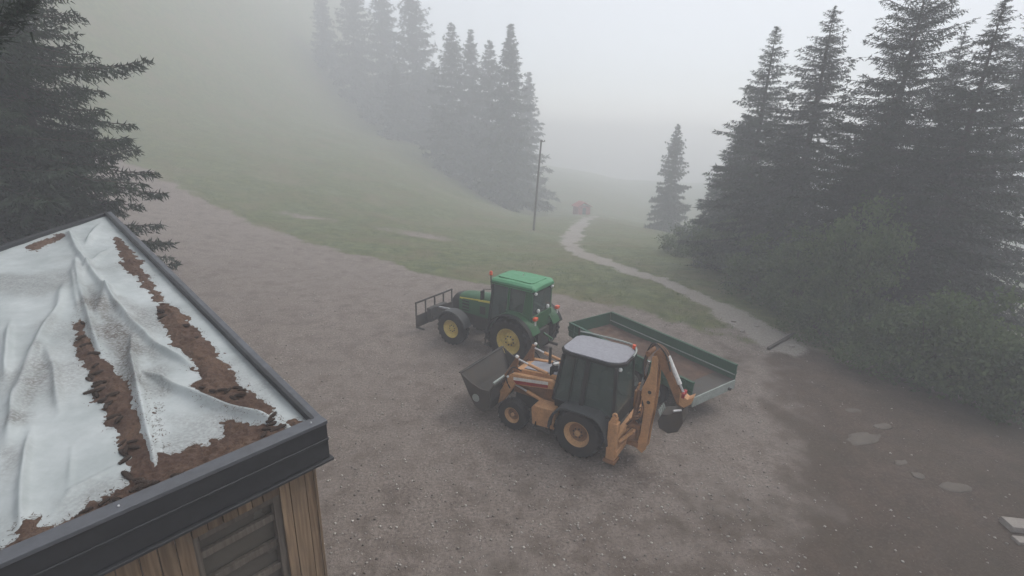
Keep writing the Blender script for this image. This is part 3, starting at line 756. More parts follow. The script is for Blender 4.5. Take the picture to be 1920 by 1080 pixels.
        MB().box(-0.62, 0.32, sd_ * 0.70, sd_ * 0.79, 1.36, 1.98).build('lower_side_panel', M['green'], T, 0.02)
        MB().bar(P(0.34, 2.0, sd_), P(-0.4, 2.0, sd_), 0.05).build('window_rail', M['green'], T)
    MB().add([(1.17, -0.78, 1.45), (1.17, 0.78, 1.45), (0.98, 0.72, 2.92), (0.98, -0.72, 2.92), (1.155, -0.78, 1.45), (1.155, 0.78, 1.45), (0.965, 0.72, 2.92), (0.965, -0.72, 2.92)],
             [(0, 1, 2, 3), (7, 6, 5, 4), (0, 4, 5, 1), (1, 5, 6, 2), (2, 6, 7, 3), (3, 7, 4, 0)]).build('windscreen', M['glass'], T, smooth=False)
    MB().add([(-0.80, -0.70, 1.95), (-0.80, 0.70, 1.95), (-0.83, 0.68, 2.85), (-0.83, -0.68, 2.85), (-0.785, -0.70, 1.95), (-0.785, 0.70, 1.95), (-0.815, 0.68, 2.85), (-0.815, -0.68, 2.85)],
             [(3, 2, 1, 0), (4, 5, 6, 7), (0, 1, 5, 4), (1, 2, 6, 5), (2, 3, 7, 6), (3, 0, 4, 7)]).build('rear_window', M['glass'], T, smooth=False)
    MB().box(-0.84, -0.62, -0.74, 0.74, 1.3, 1.95).build('rear_panel', M['green'], T, 0.03)
    MB().box(-0.84, -0.78, -0.74, 0.74, 2.86, 2.97).build('rear_header', M['black'], T, 0.01)
    # roof: rounded slab with a raised centre
    def rsec(x, hw, z0, z1): return [(x, hw, z0), (x, hw, z1 - 0.07), (x, hw - 0.10, z1), (x, 0, z1 + 0.03), (x, -hw + 0.10, z1), (x, -hw, z1 - 0.07), (x, -hw, z0)]
    rf = MB().loft([rsec(1.16, 0.66, 2.97, 3.06), rsec(1.06, 0.78, 2.95, 3.15), rsec(0.2, 0.81, 2.94, 3.18), rsec(-0.78, 0.80, 2.93, 3.16), rsec(-0.92, 0.70, 2.95, 3.08)]).build('roof', M['green_roof'], T, 0.02)
    MB().prism([(0.88, -0.52), (0.98, -0.40), (0.98, 0.40), (0.88, 0.52), (-0.60, 0.56), (-0.70, 0.45), (-0.70, -0.45), (-0.60, -0.56)], 3.17, 3.215, 'z').build('roof_hatch', M['green_roof'], rf, 0.015)
    MB().prism([(1.08, 0.815), (-0.82, 0.815), (-0.82, 0.80), (1.08, 0.80)], 2.99, 3.03, 'z').build('gutter', M['green'], rf)
    # fittings
    bk = MB().tube([(1.02, 0.82, 2.75), (1.02, 0.86, 3.32)], 0.022, 8).build('beacon_stem', M['black'], T)
    MB().lathe([(0.001, -0.0), (0.065, 0.0), (0.065, 0.10), (0.045, 0.15), (0.001, 0.155)], 14).build('beacon', M['orange_lens'], bk)
    bk.children[0].rotation_euler = (R(90), 0, 0); bk.children[0].location = (1.02, 0.86, 3.32)
    for sd_, xx in ((1, 1.22), (-1, 1.3)):
        mm = MB().tube([(1.05, sd_ * 0.78, 2.7), (xx, sd_ * 1.05, 2.75), (xx, sd_ * 1.12, 2.5)], 0.016, 6).build('mirror_arm', M['black'], T)
        MB().box(xx - 0.03, xx + 0.03, sd_ * 1.02, sd_ * 1.24, 2.34, 2.72).build('mirror', M['black'], mm, 0.02)
        MB().ball((-0.88, sd_ * 0.62, 2.86), 0.065, 10).build('work_light', M['lamp_white'], T)
        MB().ball((-0.86, sd_ * 0.36, 2.10), 0.07, 10, 1.3).build('rear_marker', M['lamp_white'], T)
    MB().tube([(1.32, -0.58, 1.7), (1.32, -0.58, 2.6), (1.28, -0.62, 3.05)], 0.06, 10).build('exhaust_pipe', M['dark'], T)
    MB().tube([(0.1, 0.0, 3.18), (0.08, 0, 3.34)], 0.012, 6).build('aerial', M['white'], T)
    MB().box(-0.25, 0.25, -0.26, 0.26, 1.5, 1.72).box(-0.32, -0.18, -0.26, 0.26, 1.7, 2.35).box(-0.31, -0.2, -0.15, 0.15, 2.36, 2.55).build('seat', M['seat'], T, 0.04)
    sw = MB().lathe([(0.19, -0.015), (0.215, -0.015), (0.215, 0.015), (0.19, 0.015), (0.19, -0.015)], 22).build('steering_wheel', M['black'], T)
    sw.location = (0.66, 0, 2.08); sw.rotation_euler = (R(65), 0, R(90))
    MB().box(0.72, 1.02, -0.3, 0.3, 1.36, 1.98).build('dashboard', M['black'], T, 0.03)
    MB().box(0.45, 1.3, 0.42, 0.86, 0.62, 1.12).build('fuel_tank', M['dark'], T, 0.05)
    st = MB()
    for k in range(3): st.box(0.78, 1.16, 0.80 + 0.03 * k, 1.10, 0.42 + k * 0.27, 0.46 + k * 0.27)
    st.bar((0.78, 1.0, 0.4), (0.78, 0.92, 1.2), 0.04); st.bar((1.16, 1.0, 0.4), (1.16, 0.92, 1.2), 0.04)
    st.build('steps', M['dark'], T)
    # rear linkage
    for sd_ in (1, -1):
        MB().bar((-0.4, sd_ * 0.38, 0.62), (-1.35, sd_ * 0.45, 0.55), 0.07, 0.10).build('lift_arm', M['dark'], T, 0.01)
        MB().bar((-0.6, sd_ * 0.40, 1.3), (-1.0, sd_ * 0.43, 0.6), 0.05).build('lift_rod', M['green'], T)
    MB().box(-0.95, -0.7, -0.42, 0.42, 0.55, 1.3).build('rear_housing', M['dark'], T, 0.03)
    MB().bar((-0.8, 0, 1.15), (-1.35, 0, 0.95), 0.06).build('top_link', M['green'], T)
    # front implement: sheet plate below, open frame above
    Fx = 4.72
    ip = MB().prism([(Fx, 0.30), (Fx + 0.03, 0.30), (Fx + 0.02, 0.86), (Fx - 0.02, 0.86)], -1.22, 1.22).build('front_plate', M['dark'], T, 0.008)
    MB().bar((Fx, -1.22, 1.45), (Fx, 1.22, 1.45), 0.06).build('top_rail', M['dark'], T)
    for k in range(5):
        yy = -1.19 + 2.38 * k / 4; MB().bar((Fx, yy, 0.84), (Fx, yy, 1.43), 0.05).build('frame_bar', M['dark'], T)
    MB().box(Fx - 0.26, Fx - 0.02, -0.55, 0.55, 0.42, 1.05).build('coupling', M['dark'], T, 0.02)
    for sd_ in (1, -1):
        MB().bar((3.3, sd_ * 0.36, 0.75), (Fx - 0.1, sd_ * 0.42, 0.6), 0.10, 0.14).build('front_lift_arm', M['dark'], T, 0.01)
        MB().bar((Fx, sd_ * 1.2, 0.34), (Fx - 0.45, sd_ * 1.2, 0.34), 0.05, 0.08).build('side_brace', M['dark'], T)
    MB().bar((3.35, 0, 1.05), (Fx - 0.2, 0, 0.98), 0.07).build('front_top_link', M['chrome'], T)
build_tractor()

# ------------------------------------------------------------------ backhoe loader
def build_backhoe():
    B = empty('backhoe_loader', (2.51, 13.02, gz(2.51, 13.02) - 0.02), R(148))
    tag(B, 'orange backhoe loader with black cab, grey roof and folded rear boom', 'backhoe loader')
    for sd_ in (1, -1):
        wheel(B, 0.05, sd_ * 0.92, 0.72, 0.72, 0.44, 0.385, 'wheeltan', sd_, 20)
        wheel(B, 2.23, sd_ * 0.86, 0.50, 0.50, 0.33, 0.255, 'wheeltan', sd_, 18, 0.04, 6)
    MB().box(-0.95, 2.5, -0.34, 0.34, 0.5, 0.95).box(-0.3, 0.4, -0.7, 0.7, 0.55, 0.9).build('chassis', M['dark'], B, 0.02)
    MB().box(2.12, 2.34, -0.72, 0.72, 0.42, 0.62).build('front_axle', M['rust'], B, 0.02)
    # bonnet
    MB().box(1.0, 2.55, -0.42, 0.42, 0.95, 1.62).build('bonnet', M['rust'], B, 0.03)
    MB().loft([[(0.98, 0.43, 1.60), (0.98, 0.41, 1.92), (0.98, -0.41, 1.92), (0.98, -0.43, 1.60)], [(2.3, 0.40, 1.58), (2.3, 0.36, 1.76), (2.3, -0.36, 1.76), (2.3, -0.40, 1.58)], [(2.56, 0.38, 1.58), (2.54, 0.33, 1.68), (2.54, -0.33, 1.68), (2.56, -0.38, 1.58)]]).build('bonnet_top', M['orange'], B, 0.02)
    MB().add([(1.02, 0.36, 1.925), (2.24, 0.31, 1.775), (2.24, -0.31, 1.775), (1.02, -0.36, 1.925), (1.02, 0.36, 1.945), (2.24, 0.31, 1.795), (2.24, -0.31, 1.795), (1.02, -0.36, 1.945)],
             [(0, 1, 2, 3), (7, 6, 5, 4), (0, 4, 5, 1), (1, 5, 6, 2), (2, 6, 7, 3), (3, 7, 4, 0)]).build('bonnet_panel', M['roofgrey'], B)
    MB().tube([(1.28, 0.12, 1.88), (1.28, 0.12, 2.12)], 0.085, 14).build('air_cleaner', M['black'], B)
    MB().tube([(1.28, 0.12, 2.12), (1.28, 0.12, 2.18)], 0.10, 14).build('air_cleaner_cap', M['white'], B)
    MB().box(0.98, 1.2, -0.28, 0.02, 1.9, 2.16).build('heater_box', M['white'], B, 0.02)
    MB().tube([(1.7, -0.3, 1.8), (1.7, -0.3, 2.4)], 0.045, 10).build('exhaust_pipe', M['dark'], B)
    MB().box(0.9, 1.35, -0.64, -0.46, 1.98, 2.1).build('red_cover', M['red'], B, 0.02)
    # loader arms
    for sd_ in (1, -1):
        y0, y1 = sd_ * 0.54, sd_ * 0.68
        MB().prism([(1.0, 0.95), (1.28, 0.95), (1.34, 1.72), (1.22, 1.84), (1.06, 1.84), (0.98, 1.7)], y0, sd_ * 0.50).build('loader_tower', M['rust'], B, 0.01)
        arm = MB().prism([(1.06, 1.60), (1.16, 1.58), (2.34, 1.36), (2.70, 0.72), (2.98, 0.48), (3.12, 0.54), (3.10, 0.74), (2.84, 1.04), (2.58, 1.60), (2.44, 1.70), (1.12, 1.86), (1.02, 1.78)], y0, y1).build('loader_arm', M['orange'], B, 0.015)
        yd = sd_ * 0.684
        MB().prism([(1.22, 1.70), (2.40, 1.50), (2.40, 1.60), (1.22, 1.80)], sd_ * 0.67, yd).build('white_decal', M['white'], arm, smooth=False)
        MB().prism([(1.22, 1.60), (2.30, 1.40), (2.40, 1.49), (1.22, 1.69)], sd_ * 0.67, yd).build('red_decal', M['red'], arm, smooth=False)
        MB().tube([(1.15, sd_ * 0.60, 1.02), (1.95, sd_ * 0.60, 1.22)], 0.055, 10).build('lift_cylinder', M['orange'], B)
        MB().tube([(1.95, sd_ * 0.60, 1.22), (2.42, sd_ * 0.60, 1.34)], 0.03, 10).build('lift_rod', M['chrome'], B)
        # bellcrank and tilt cylinder
        MB().prism([(2.36, 1.52), (2.50, 1.50), (2.52, 1.95), (2.44, 2.24), (2.34, 2.22), (2.38, 1.9)], sd_ * 0.44, sd_ * 0.53).build('bellcrank', M['rust'], B, 0.01)
        MB().tube([(1.35, sd_ * 0.49, 1.95), (2.0, sd_ * 0.49, 2.06)], 0.05, 10).build('tilt_cylinder', M['orange'], B)
        MB().tube([(2.0, sd_ * 0.49, 2.06), (2.40, sd_ * 0.49, 2.14)], 0.028, 8).build('tilt_rod', M['chrome'], B)
        MB().bar((2.40, sd_ * 0.48, 2.10), (2.96, sd_ * 0.48, 1.12), 0.10, 0.14).build('bucket_link', M['rust'], B, 0.01)
        MB().ball((2.37, sd_ * 0.56, 2.24), 0.055, 10).build('pin_cap', M['white'], B)
        MB().ball((2.58, sd_ * 0.715, 1.58), 0.04, 8).build('knee_pin', M['white'], B)
        MB().tube(catmull([(2.5, sd_ * 0.7, 1.2), (2.62, sd_ * 0.72, 1.5), (2.45, sd_ * 0.66, 1.9), (2.2, sd_ * 0.55, 1.8)], 5), 0.018, 6).build('hose', M['black'], B)
    MB().tube([(2.62, -0.54, 1.12), (2.62, 0.54, 1.12)], 0.07, 10).build('arm_cross_tube', M['rust'], B)
    # loader bucket: curled back, lip high in front, open to the rear
    prof = [(4.02, 1.46), (3.70, 0.86), (3.45, 0.50), (3.18, 0.40), (2.98, 0.52), (2.90, 0.86), (2.94, 1.18), (2.80, 1.42)]
    bk = MB()
    th = 0.035
    for i in range(len(prof) - 1):
        (ax, az), (bx, bz) = prof[i], prof[i + 1]; dx, dz = bx - ax, bz - az; L = math.hypot(dx, dz); nx, nz = dz / L * th, -dx / L * th
        bk.add([(ax, -1.16, az), (bx, -1.16, bz), (bx, 1.16, bz), (ax, 1.16, az), (ax - nx, -1.16, az - nz), (bx - nx, -1.16, bz - nz), (bx - nx, 1.16, bz - nz), (ax - nx, 1.16, az - nz)],
               [(0, 1, 2, 3), (7, 6, 5, 4), (0, 4, 5, 1), (1, 5, 6, 2), (2, 6, 7, 3), (3, 7, 4, 0)])
    bo = bk.build('bucket', M['bucket'], B)
    side = [(4.00, 1.47), (3.70, 0.86), (3.45, 0.50), (3.18, 0.40), (2.98, 0.52), (2.90, 0.86), (2.94, 1.18), (3.25, 1.16), (3.6, 1.26)]
    for sd_ in (1, -1): MB().prism(side, sd_ * 1.165, sd_ * 1.20).build('bucket_side', M['bucket'], bo, 0.006)
    MB().bar((4.03, -1.2, 1.475), (4.03, 1.2, 1.475), 0.09, 0.03).build('cutting_edge', M['dark'], bo)
    MB().lathe([(0.001, 0), (0.13, 0), (0.13, 0.012), (0.001, 0.012)], 18, (3.42, 1.20, 0.80)).build('worn_disc', M['trim'], bo)
    MB().bar((2.82, -0.3, 1.45), (2.82, 1.12, 1.45), 0.06, 0.05).build('bucket_top_rail', M['trim'], bo)
    # side tank with step, left and right
    for sd_ in (1, -1):
        MB().prism([(0.80, 0.52), (1.52, 0.46), (1.58, 0.98), (1.50, 1.10), (0.86, 1.14), (0.80, 1.02)], sd_ * 0.52, sd_ * 0.99).build('side_tank', M['orange'], B, 0.02)
        MB().box(0.9, 1.45, sd_ * 0.97, sd_ * 1.1, 0.40, 0.45).bar((0.95, sd_ * 1.02, 0.44), (0.95, sd_ * 0.96, 0.62), 0.04).bar((1.4, sd_ * 1.02, 0.44), (1.4, sd_ * 0.96, 0.62), 0.04).build('step', M['dark'], B)
    # cab
    def P(x, z, sd_): k = (z - 1.2) / 1.6; return (x, sd_ * (0.76 + (0.63 - 0.76) * k), z)
    MB().prism([(-0.85, 0.9), (0.95, 0.9), (1.0, 1.40), (-0.82, 1.34)], -0.70, 0.70).build('cab_lower', M['black'], B, 0.03)
    for sd_ in (1, -1):
        MB().bar(P(1.0, 1.36, sd_), P(0.80, 2.80, sd_), 0.075).build('front_pillar', M['black'], B, 0.01)
        MB().bar(P(0.12, 1.30, sd_), P(0.04, 2.80, sd_), 0.12).build('middle_pillar', M['black'], B, 0.01)
        MB().bar(P(-0.84, 1.34, sd_), P(-0.76, 2.80, sd_), 0.09).build('rear_pillar', M['black'], B, 0.01)
        MB().bar(P(1.0, 1.38, sd_), P(-0.84, 1.34, sd_), 0.07).build('waist_rail', M['black'], B, 0.01)
        MB().bar(P(0.52, 1.38, sd_), P(0.42, 2.80, sd_), 0.05).build('door_post', M['black'], B)
        def pane(name, pts):
            q = [(x, y - sd_ * 0.02, z) for x, y, z in pts]; q2 = [(x, y - sd_ * 0.032, z) for x, y, z in pts]; n = len(q)
            MB().add(q + q2, [tuple(range(n)), tuple(range(2 * n - 1, n - 1, -1))] + [(i, (i + 1) % n, (i + 1) % n + n, i + n) for i in range(n)]).build(name, M['glass'], B, smooth=False)
        pane('door_pane', [P(0.97, 1.40, sd_), P(0.15, 1.38, sd_), P(0.07, 2.78, sd_), P(0.79, 2.78, sd_)])
        pane('side_pane', [P(0.09, 1.38, sd_), P(-0.81, 1.37, sd_), P(-0.74, 2.78, sd_), P(0.02, 2.78, sd_)])
        arc_shell(0.02, 0.70, 0.86, -2, 178, sd_ * 0.60, sd_ * 1.18, 0.05, 16, flat=1.42).build('rear_fender', M['fender'], B, 0.01)
        MB().ball((-0.82, sd_ * 0.5, 2.72), 0.06, 8).build('work_light', M['lamp_white'], B)
        MB().tube([(0.85, sd_ * 0.66, 2.6), (1.02, sd_ * 0.85, 2.55), (1.02, sd_ * 0.88, 2.4)], 0.014, 6).box(0.995, 1.03, sd_ * 0.80, sd_ * 0.98, 2.2, 2.46).build('mirror', M['black'], B)
    for nm, xb, xt in (('windscreen', 0.99, 0.80), ('rear_window', -0.84, -0.77)):
        e = 0.012; MB().add([(xb, -0.72, 1.40), (xb, 0.72, 1.40), (xt, 0.60, 2.78), (xt, -0.60, 2.78), (xb - e, -0.72, 1.40), (xb - e, 0.72, 1.40), (xt - e, 0.60, 2.78), (xt - e, -0.60, 2.78)],
                            [(0, 1, 2, 3), (7, 6, 5, 4), (0, 4, 5, 1), (1, 5, 6, 2), (2, 6, 7, 3), (3, 7, 4, 0)]).build(nm, M['glass'], B, smooth=False)
    rp = [(0.96, -0.45), (0.96, 0.45), (0.84, 0.62), (0.6, 0.70), (-0.58, 0.70), (-0.82, 0.58), (-0.95, 0.38), (-0.95, -0.38), (-0.82, -0.58), (-0.58, -0.70), (0.6, -0.70), (0.84, -0.62)]
    rf = MB().prism(rp, 2.80, 2.90, 'z').build('roof', M['black'], B, 0.02)
    MB().prism([(a * 0.955, b * 0.94) for a, b in rp], 2.90, 2.935, 'z').build('roof_skin', M['roofgrey'], rf, 0.015)
    MB().tube(catmull([(0.9, -0.62, 3.02), (0.5, -0.70, 3.0), (-0.6, -0.70, 2.99), (-0.9, -0.45, 2.97), (-0.98, 0.0, 2.95)], 5), 0.025, 6).build('roof_edge_highlight', M['trim'], rf)  # pale tube standing in for the highlight along the roof's far edge
    MB().bar((0.92, -0.6, 2.9), (0.92, -0.6, 3.14), 0.04).build('roof_bracket', M['dark'], rf)
    MB().tube([(-0.8, -0.55, 2.93), (-0.8, -0.55, 3.05)], 0.05, 10).build('beacon', M['orange_lens'], rf)
    MB().box(-0.15, 0.3, -0.24, 0.24, 1.4, 1.6).box(-0.24, -0.1, -0.24, 0.24, 1.6, 2.2).build('seat', M['seat'], B, 0.04)
    MB().box(0.6, 0.9, -0.25, 0.25, 1.4, 1.85).build('dashboard', M['black'], B, 0.03)
    sw = MB().lathe([(0.18, -0.015), (0.205, -0.015), (0.205, 0.015), (0.18, 0.015), (0.18, -0.015)], 20).build('steering_wheel', M['black'], B)
    sw.location = (0.52, 0, 1.98); sw.rotation_euler = (R(65), 0, R(90))
    # rear frame, stabilisers, boom
    MB().box(-1.14, -0.95, -1.08, 1.08, 0.42, 0.62).box(-1.12, -0.97, -1.0, 1.0, 0.95, 1.08).build('rear_frame', M['orange'], B, 0.015)
    for sd_ in (1, -1):
        st = MB().box(-1.10, -0.84, sd_ * 0.90, sd_ * 1.12, 0.34, 1.46).build('stabiliser', M['orange'], B, 0.02)
        MB().box(-1.05, -0.89, sd_ * 0.93, sd_ * 1.09, 1.46, 1.58).lathe([(0.03, -0.03), (0.075, -0.03), (0.075, 0.03), (0.03, 0.03), (0.03, -0.03)], 14, (-0.97, sd_ * 1.01, 1.64)).build('lifting_eye', M['orange'], st, 0.01)
        MB().box(-1.14, -0.80, sd_ * 0.84, sd_ * 1.18, 0.26, 0.34).build('foot_pad', M['rust'], st, 0.01)
    by = 0.12
    # boom: two plates joined, standing upright
    bp = [(-1.40, 0.42), (-1.58, 0.30), (-1.68, 0.46), (-1.70, 1.0), (-1.76, 1.8), (-1.76, 2.35), (-1.72, 3.16), (-1.66, 3.28), (-1.56, 3.22), (-1.54, 2.75), (-1.40, 2.30), (-1.38, 2.05), (-1.50, 1.75), (-1.48, 0.9)]
    for o_ in (0.13, -0.17): MB().prism(bp, by + o_, by + o_ + 0.04).build('boom_plate', M['orange'], B, 0.01)
    MB().prism([(-1.52, 0.6), (-1.65, 0.6), (-1.70, 1.9), (-1.70, 2.3), (-1.68, 3.1), (-1.60, 3.1), (-1.58, 2.2), (-1.56, 1.6)], by - 0.13, by + 0.13).build('boom_core', M['rust'], B, 0.01)
    for zz in (1.9, 2.2): MB().lathe([(0.001, 0), (0.05, 0), (0.05, 0.01), (0.001, 0.01)], 12, (-1.60, by + 0.17, zz)).build('boom_hole', M['dark'], B)
    MB().box(-1.46, -1.14, by - 0.22, by + 0.22, 0.45, 0.60).box(-1.46, -1.14, by - 0.22, by + 0.22, 1.0, 1.12).tube([(-1.38, by, 0.35), (-1.38, by, 1.2)], 0.08, 10).build('swing_post', M['rust'], B, 0.01)
    MB().tube([(-1.22, by + 0.0, 1.15), (-1.30, by, 2.1)], 0.07, 10).build('boom_cylinder', M['rust'], B)
    MB().tube([(-1.30, by, 2.1), (-1.44, by, 3.0)], 0.035, 8).build('boom_rod', M['chrome'], B)
    for sd_ in (1, -1):
        MB().tube([(-1.08, by + sd_ * 0.75, 0.8), (-1.25, by + sd_ * 0.2, 0.85)], 0.05, 8).build('swing_cylinder', M['orange'], B)
    # dipper arm folded down behind the boom
    MB().prism([(-1.56, 3.26), (-1.66, 3.42), (-1.80, 3.34), (-2.36, 2.42), (-2.50, 2.10), (-2.44, 1.98), (-2.30, 2.06), (-1.98, 2.66)], by - 0.10, by + 0.10).build('dipper', M['rust'], B, 0.012)
    MB().tube([(-1.92, by + 0.02, 3.28), (-2.30, by + 0.02, 2.60)], 0.06, 10).build('dipper_cylinder', M['white'], B)
    MB().tube([(-2.30, by + 0.02, 2.60), (-2.52, by + 0.02, 2.22)], 0.034, 8).build('dipper_rod', M['chrome'], B)
    MB().prism([(-2.36, 2.40), (-2.56, 2.28), (-2.70, 2.40), (-2.66, 2.18), (-2.50, 2.02), (-2.36, 2.08)], by - 0.13, by + 0.13).build('bucket_knuckle', M['orange'], B, 0.012)
    MB().box(-2.48, -2.40, by - 0.14, by + 0.14, 2.28, 2.42).build('red_tag', M['red'], B, 0.01)
    # digging bucket
    pf = [(-2.50, 1.98), (-2.56, 1.66), (-2.46, 1.36), (-2.22, 1.22), (-1.98, 1.30), (-1.92, 1.50), (-2.00, 1.72), (-2.20, 1.78), (-2.36, 1.94)]
    dg = MB().prism(pf, by - 0.26, by + 0.26).build('digging_bucket', M['bucket'], B, 0.012)
    for k in range(4): MB().bar((-1.99, by - 0.2 + 0.13 * k, 1.56), (-1.90, by - 0.2 + 0.13 * k, 1.80), 0.06, 0.03).build('bucket_tooth', M['trim'], dg)
    MB().tube([(-2.46, by + 0.2, 1.98), (-2.30, by + 0.36, 1.98)], 0.03, 8).build('bucket_pin', M['chrome'], B)
    # hydraulic hoses
    r = random.Random(3)
    for k in range(9):
        a = by + r.uniform(-0.16, 0.18); z0 = r.uniform(0.8, 1.15)
        MB().tube(catmull([(-1.10, a + r.uniform(-.5, .6), z0), (-1.30, a + r.uniform(-.2, .3), z0 + r.uniform(.1, .35)), (-1.46, a + 0.16, 1.3 + r.uniform(-.1, .2)), (-1.44, a, 1.9)], 5), 0.020, 6).build('hose', M['rust'] if k % 3 else M['black'], B)
    for k in range(5):
        a = by - 0.12 + 0.06 * k
        MB().tube(catmull([(-1.40, a, 2.5), (-1.34, a, 3.0), (-1.52, a, 3.46 + 0.03 * k), (-1.86, a, 3.38), (-2.06, a + 0.05, 2.95)], 6), 0.020, 6).build('hose', M['rust'] if k % 2 else M['dark'], B)
    MB().tube([(-1.46, by - 0.2, 3.30), (-1.46, by + 0.24, 3.30)], 0.07, 12).build('boom_pin', M['rust'], B)
build_backhoe()

# ------------------------------------------------------------------ trailer
def build_trailer():
    p0 = np.array([4.16, 19.88]); d = np.array([0.575, -0.818]); n = np.array([-0.818, -0.575])
    L, W = 5.78, 2.25
    o = p0
    T = empty('trailer', (o[0], o[1], gz(*o) * 0), math.atan2(d[1], d[0]))     # local x along, local y left (away from camera side is +y)
    tag(T, 'dark green low-sided tipping trailer with muddy bed behind the backhoe', 'trailer')
    zf, zt = 0.92, 1.42
    MB().box(0.0, L, -W, 0.0, zf - 0.06, zf).build('bed', M['bucket'], T, 0.01)
    # caked soil on the bed
    me_n = 40; X, Y = np.meshgrid(np.linspace(0.1, L - 0.7, 90), np.linspace(-W + 0.08, -0.08, me_n), indexing='ij')
    Z = zf + 0.004 + np.maximum(0, (fbm(X * 2.2, Y * 2.2, 4, 61) - 0.40)) * 0.22 * sstep(L - 0.7, L - 2.4, X + (fbm(X, Y, 2, 5) - .5) * 2)
    idx = np.arange(X.size).reshape(X.shape)
    link('mud_layer', np_mesh('mud_layer', np.stack([X, Y, Z], -1).reshape(-1, 3), np.stack([idx[:-1, :-1], idx[1:, :-1], idx[1:, 1:], idx[:-1, 1:]], -1).reshape(-1, 4), True), M['litter'], T)
    def wall(y, s):
        wl = MB().box(0, L, y, y + s * 0.04, zf - 0.02, zt).build('side_wall', M['tgreen'], T, 0.008)
        MB().box(0, L, y - s * 0.03, y + s * 0.07, zt, zt + 0.05).build('top_rail', M['tgreen'], wl, 0.01)
        MB().box(0, L, y + s * 0.042, y + s * 0.075, zf + 0.20, zf + 0.26).build('rib', M['tgreen'], wl, 0.005)
        MB().box(0.02, L - 0.02, y - s * 0.025, y - s * 0.002, zf + 0.16, zf + 0.20).build('inner_ledge', M['trim'], wl, 0.005)
        for k in range(7):
            xx = 0.3 + k * (L - 0.6) / 6
            MB().box(xx - 0.03, xx + 0.03, y + s * 0.042, y + s * 0.085, zf - 0.02, zt).build('stake', M['tgreen'], wl, 0.005)
    wall(0.0, 1); wall(-W, -1)
    MB().box(-0.04, 0.0, -W, 0.0, zf - 0.02, zt + 0.02).build('front_wall', M['tgreen'], T, 0.008)
    # tailgate hanging down at the rear end
    MB().box(L, L + 0.04, -W, 0.0, zf - 0.30, zf + 0.02).build('tailgate', M['trim'], T, 0.008)
    MB().box(-0.0, L, -W + 0.35, -W + 0.47, zf - 0.26, zf - 0.06).box(0.0, L, -0.47, -0.35, zf - 0.26, zf - 0.06).build('chassis', M['dark'], T, 0.01)
    MB().bar((0.0, -W / 2, 0.62), (-1.3, -W / 2, 0.55), 0.12).build('drawbar', M['tgreen'], T, 0.01)
    for xx in (3.35, 4.3):
        MB().tube([(xx, -W + 0.3, 0.42), (xx, -0.3, 0.42)], 0.06, 8).build('axle', M['dark'], T)
        wheel(T, xx, -W + 0.22, 0.42, 0.42, 0.26, 0.22, 'trim', -1, 26, 0.03, 6); wheel(T, xx, -0.22, 0.42, 0.42, 0.26, 0.22, 'trim', 1, 26, 0.03, 6)
    MB().ball((L - 0.6, -W - 0.09, zf + 0.25), 0.05, 8).build('reflector', M['lamp_white'], T)
    MB().tube([(L - 0.05, -0.35, zf - 0.2), (L + 0.12, -0.35, zf - 0.2)], 0.05, 8).build('tail_lamp', M['dark'], T)
build_trailer()

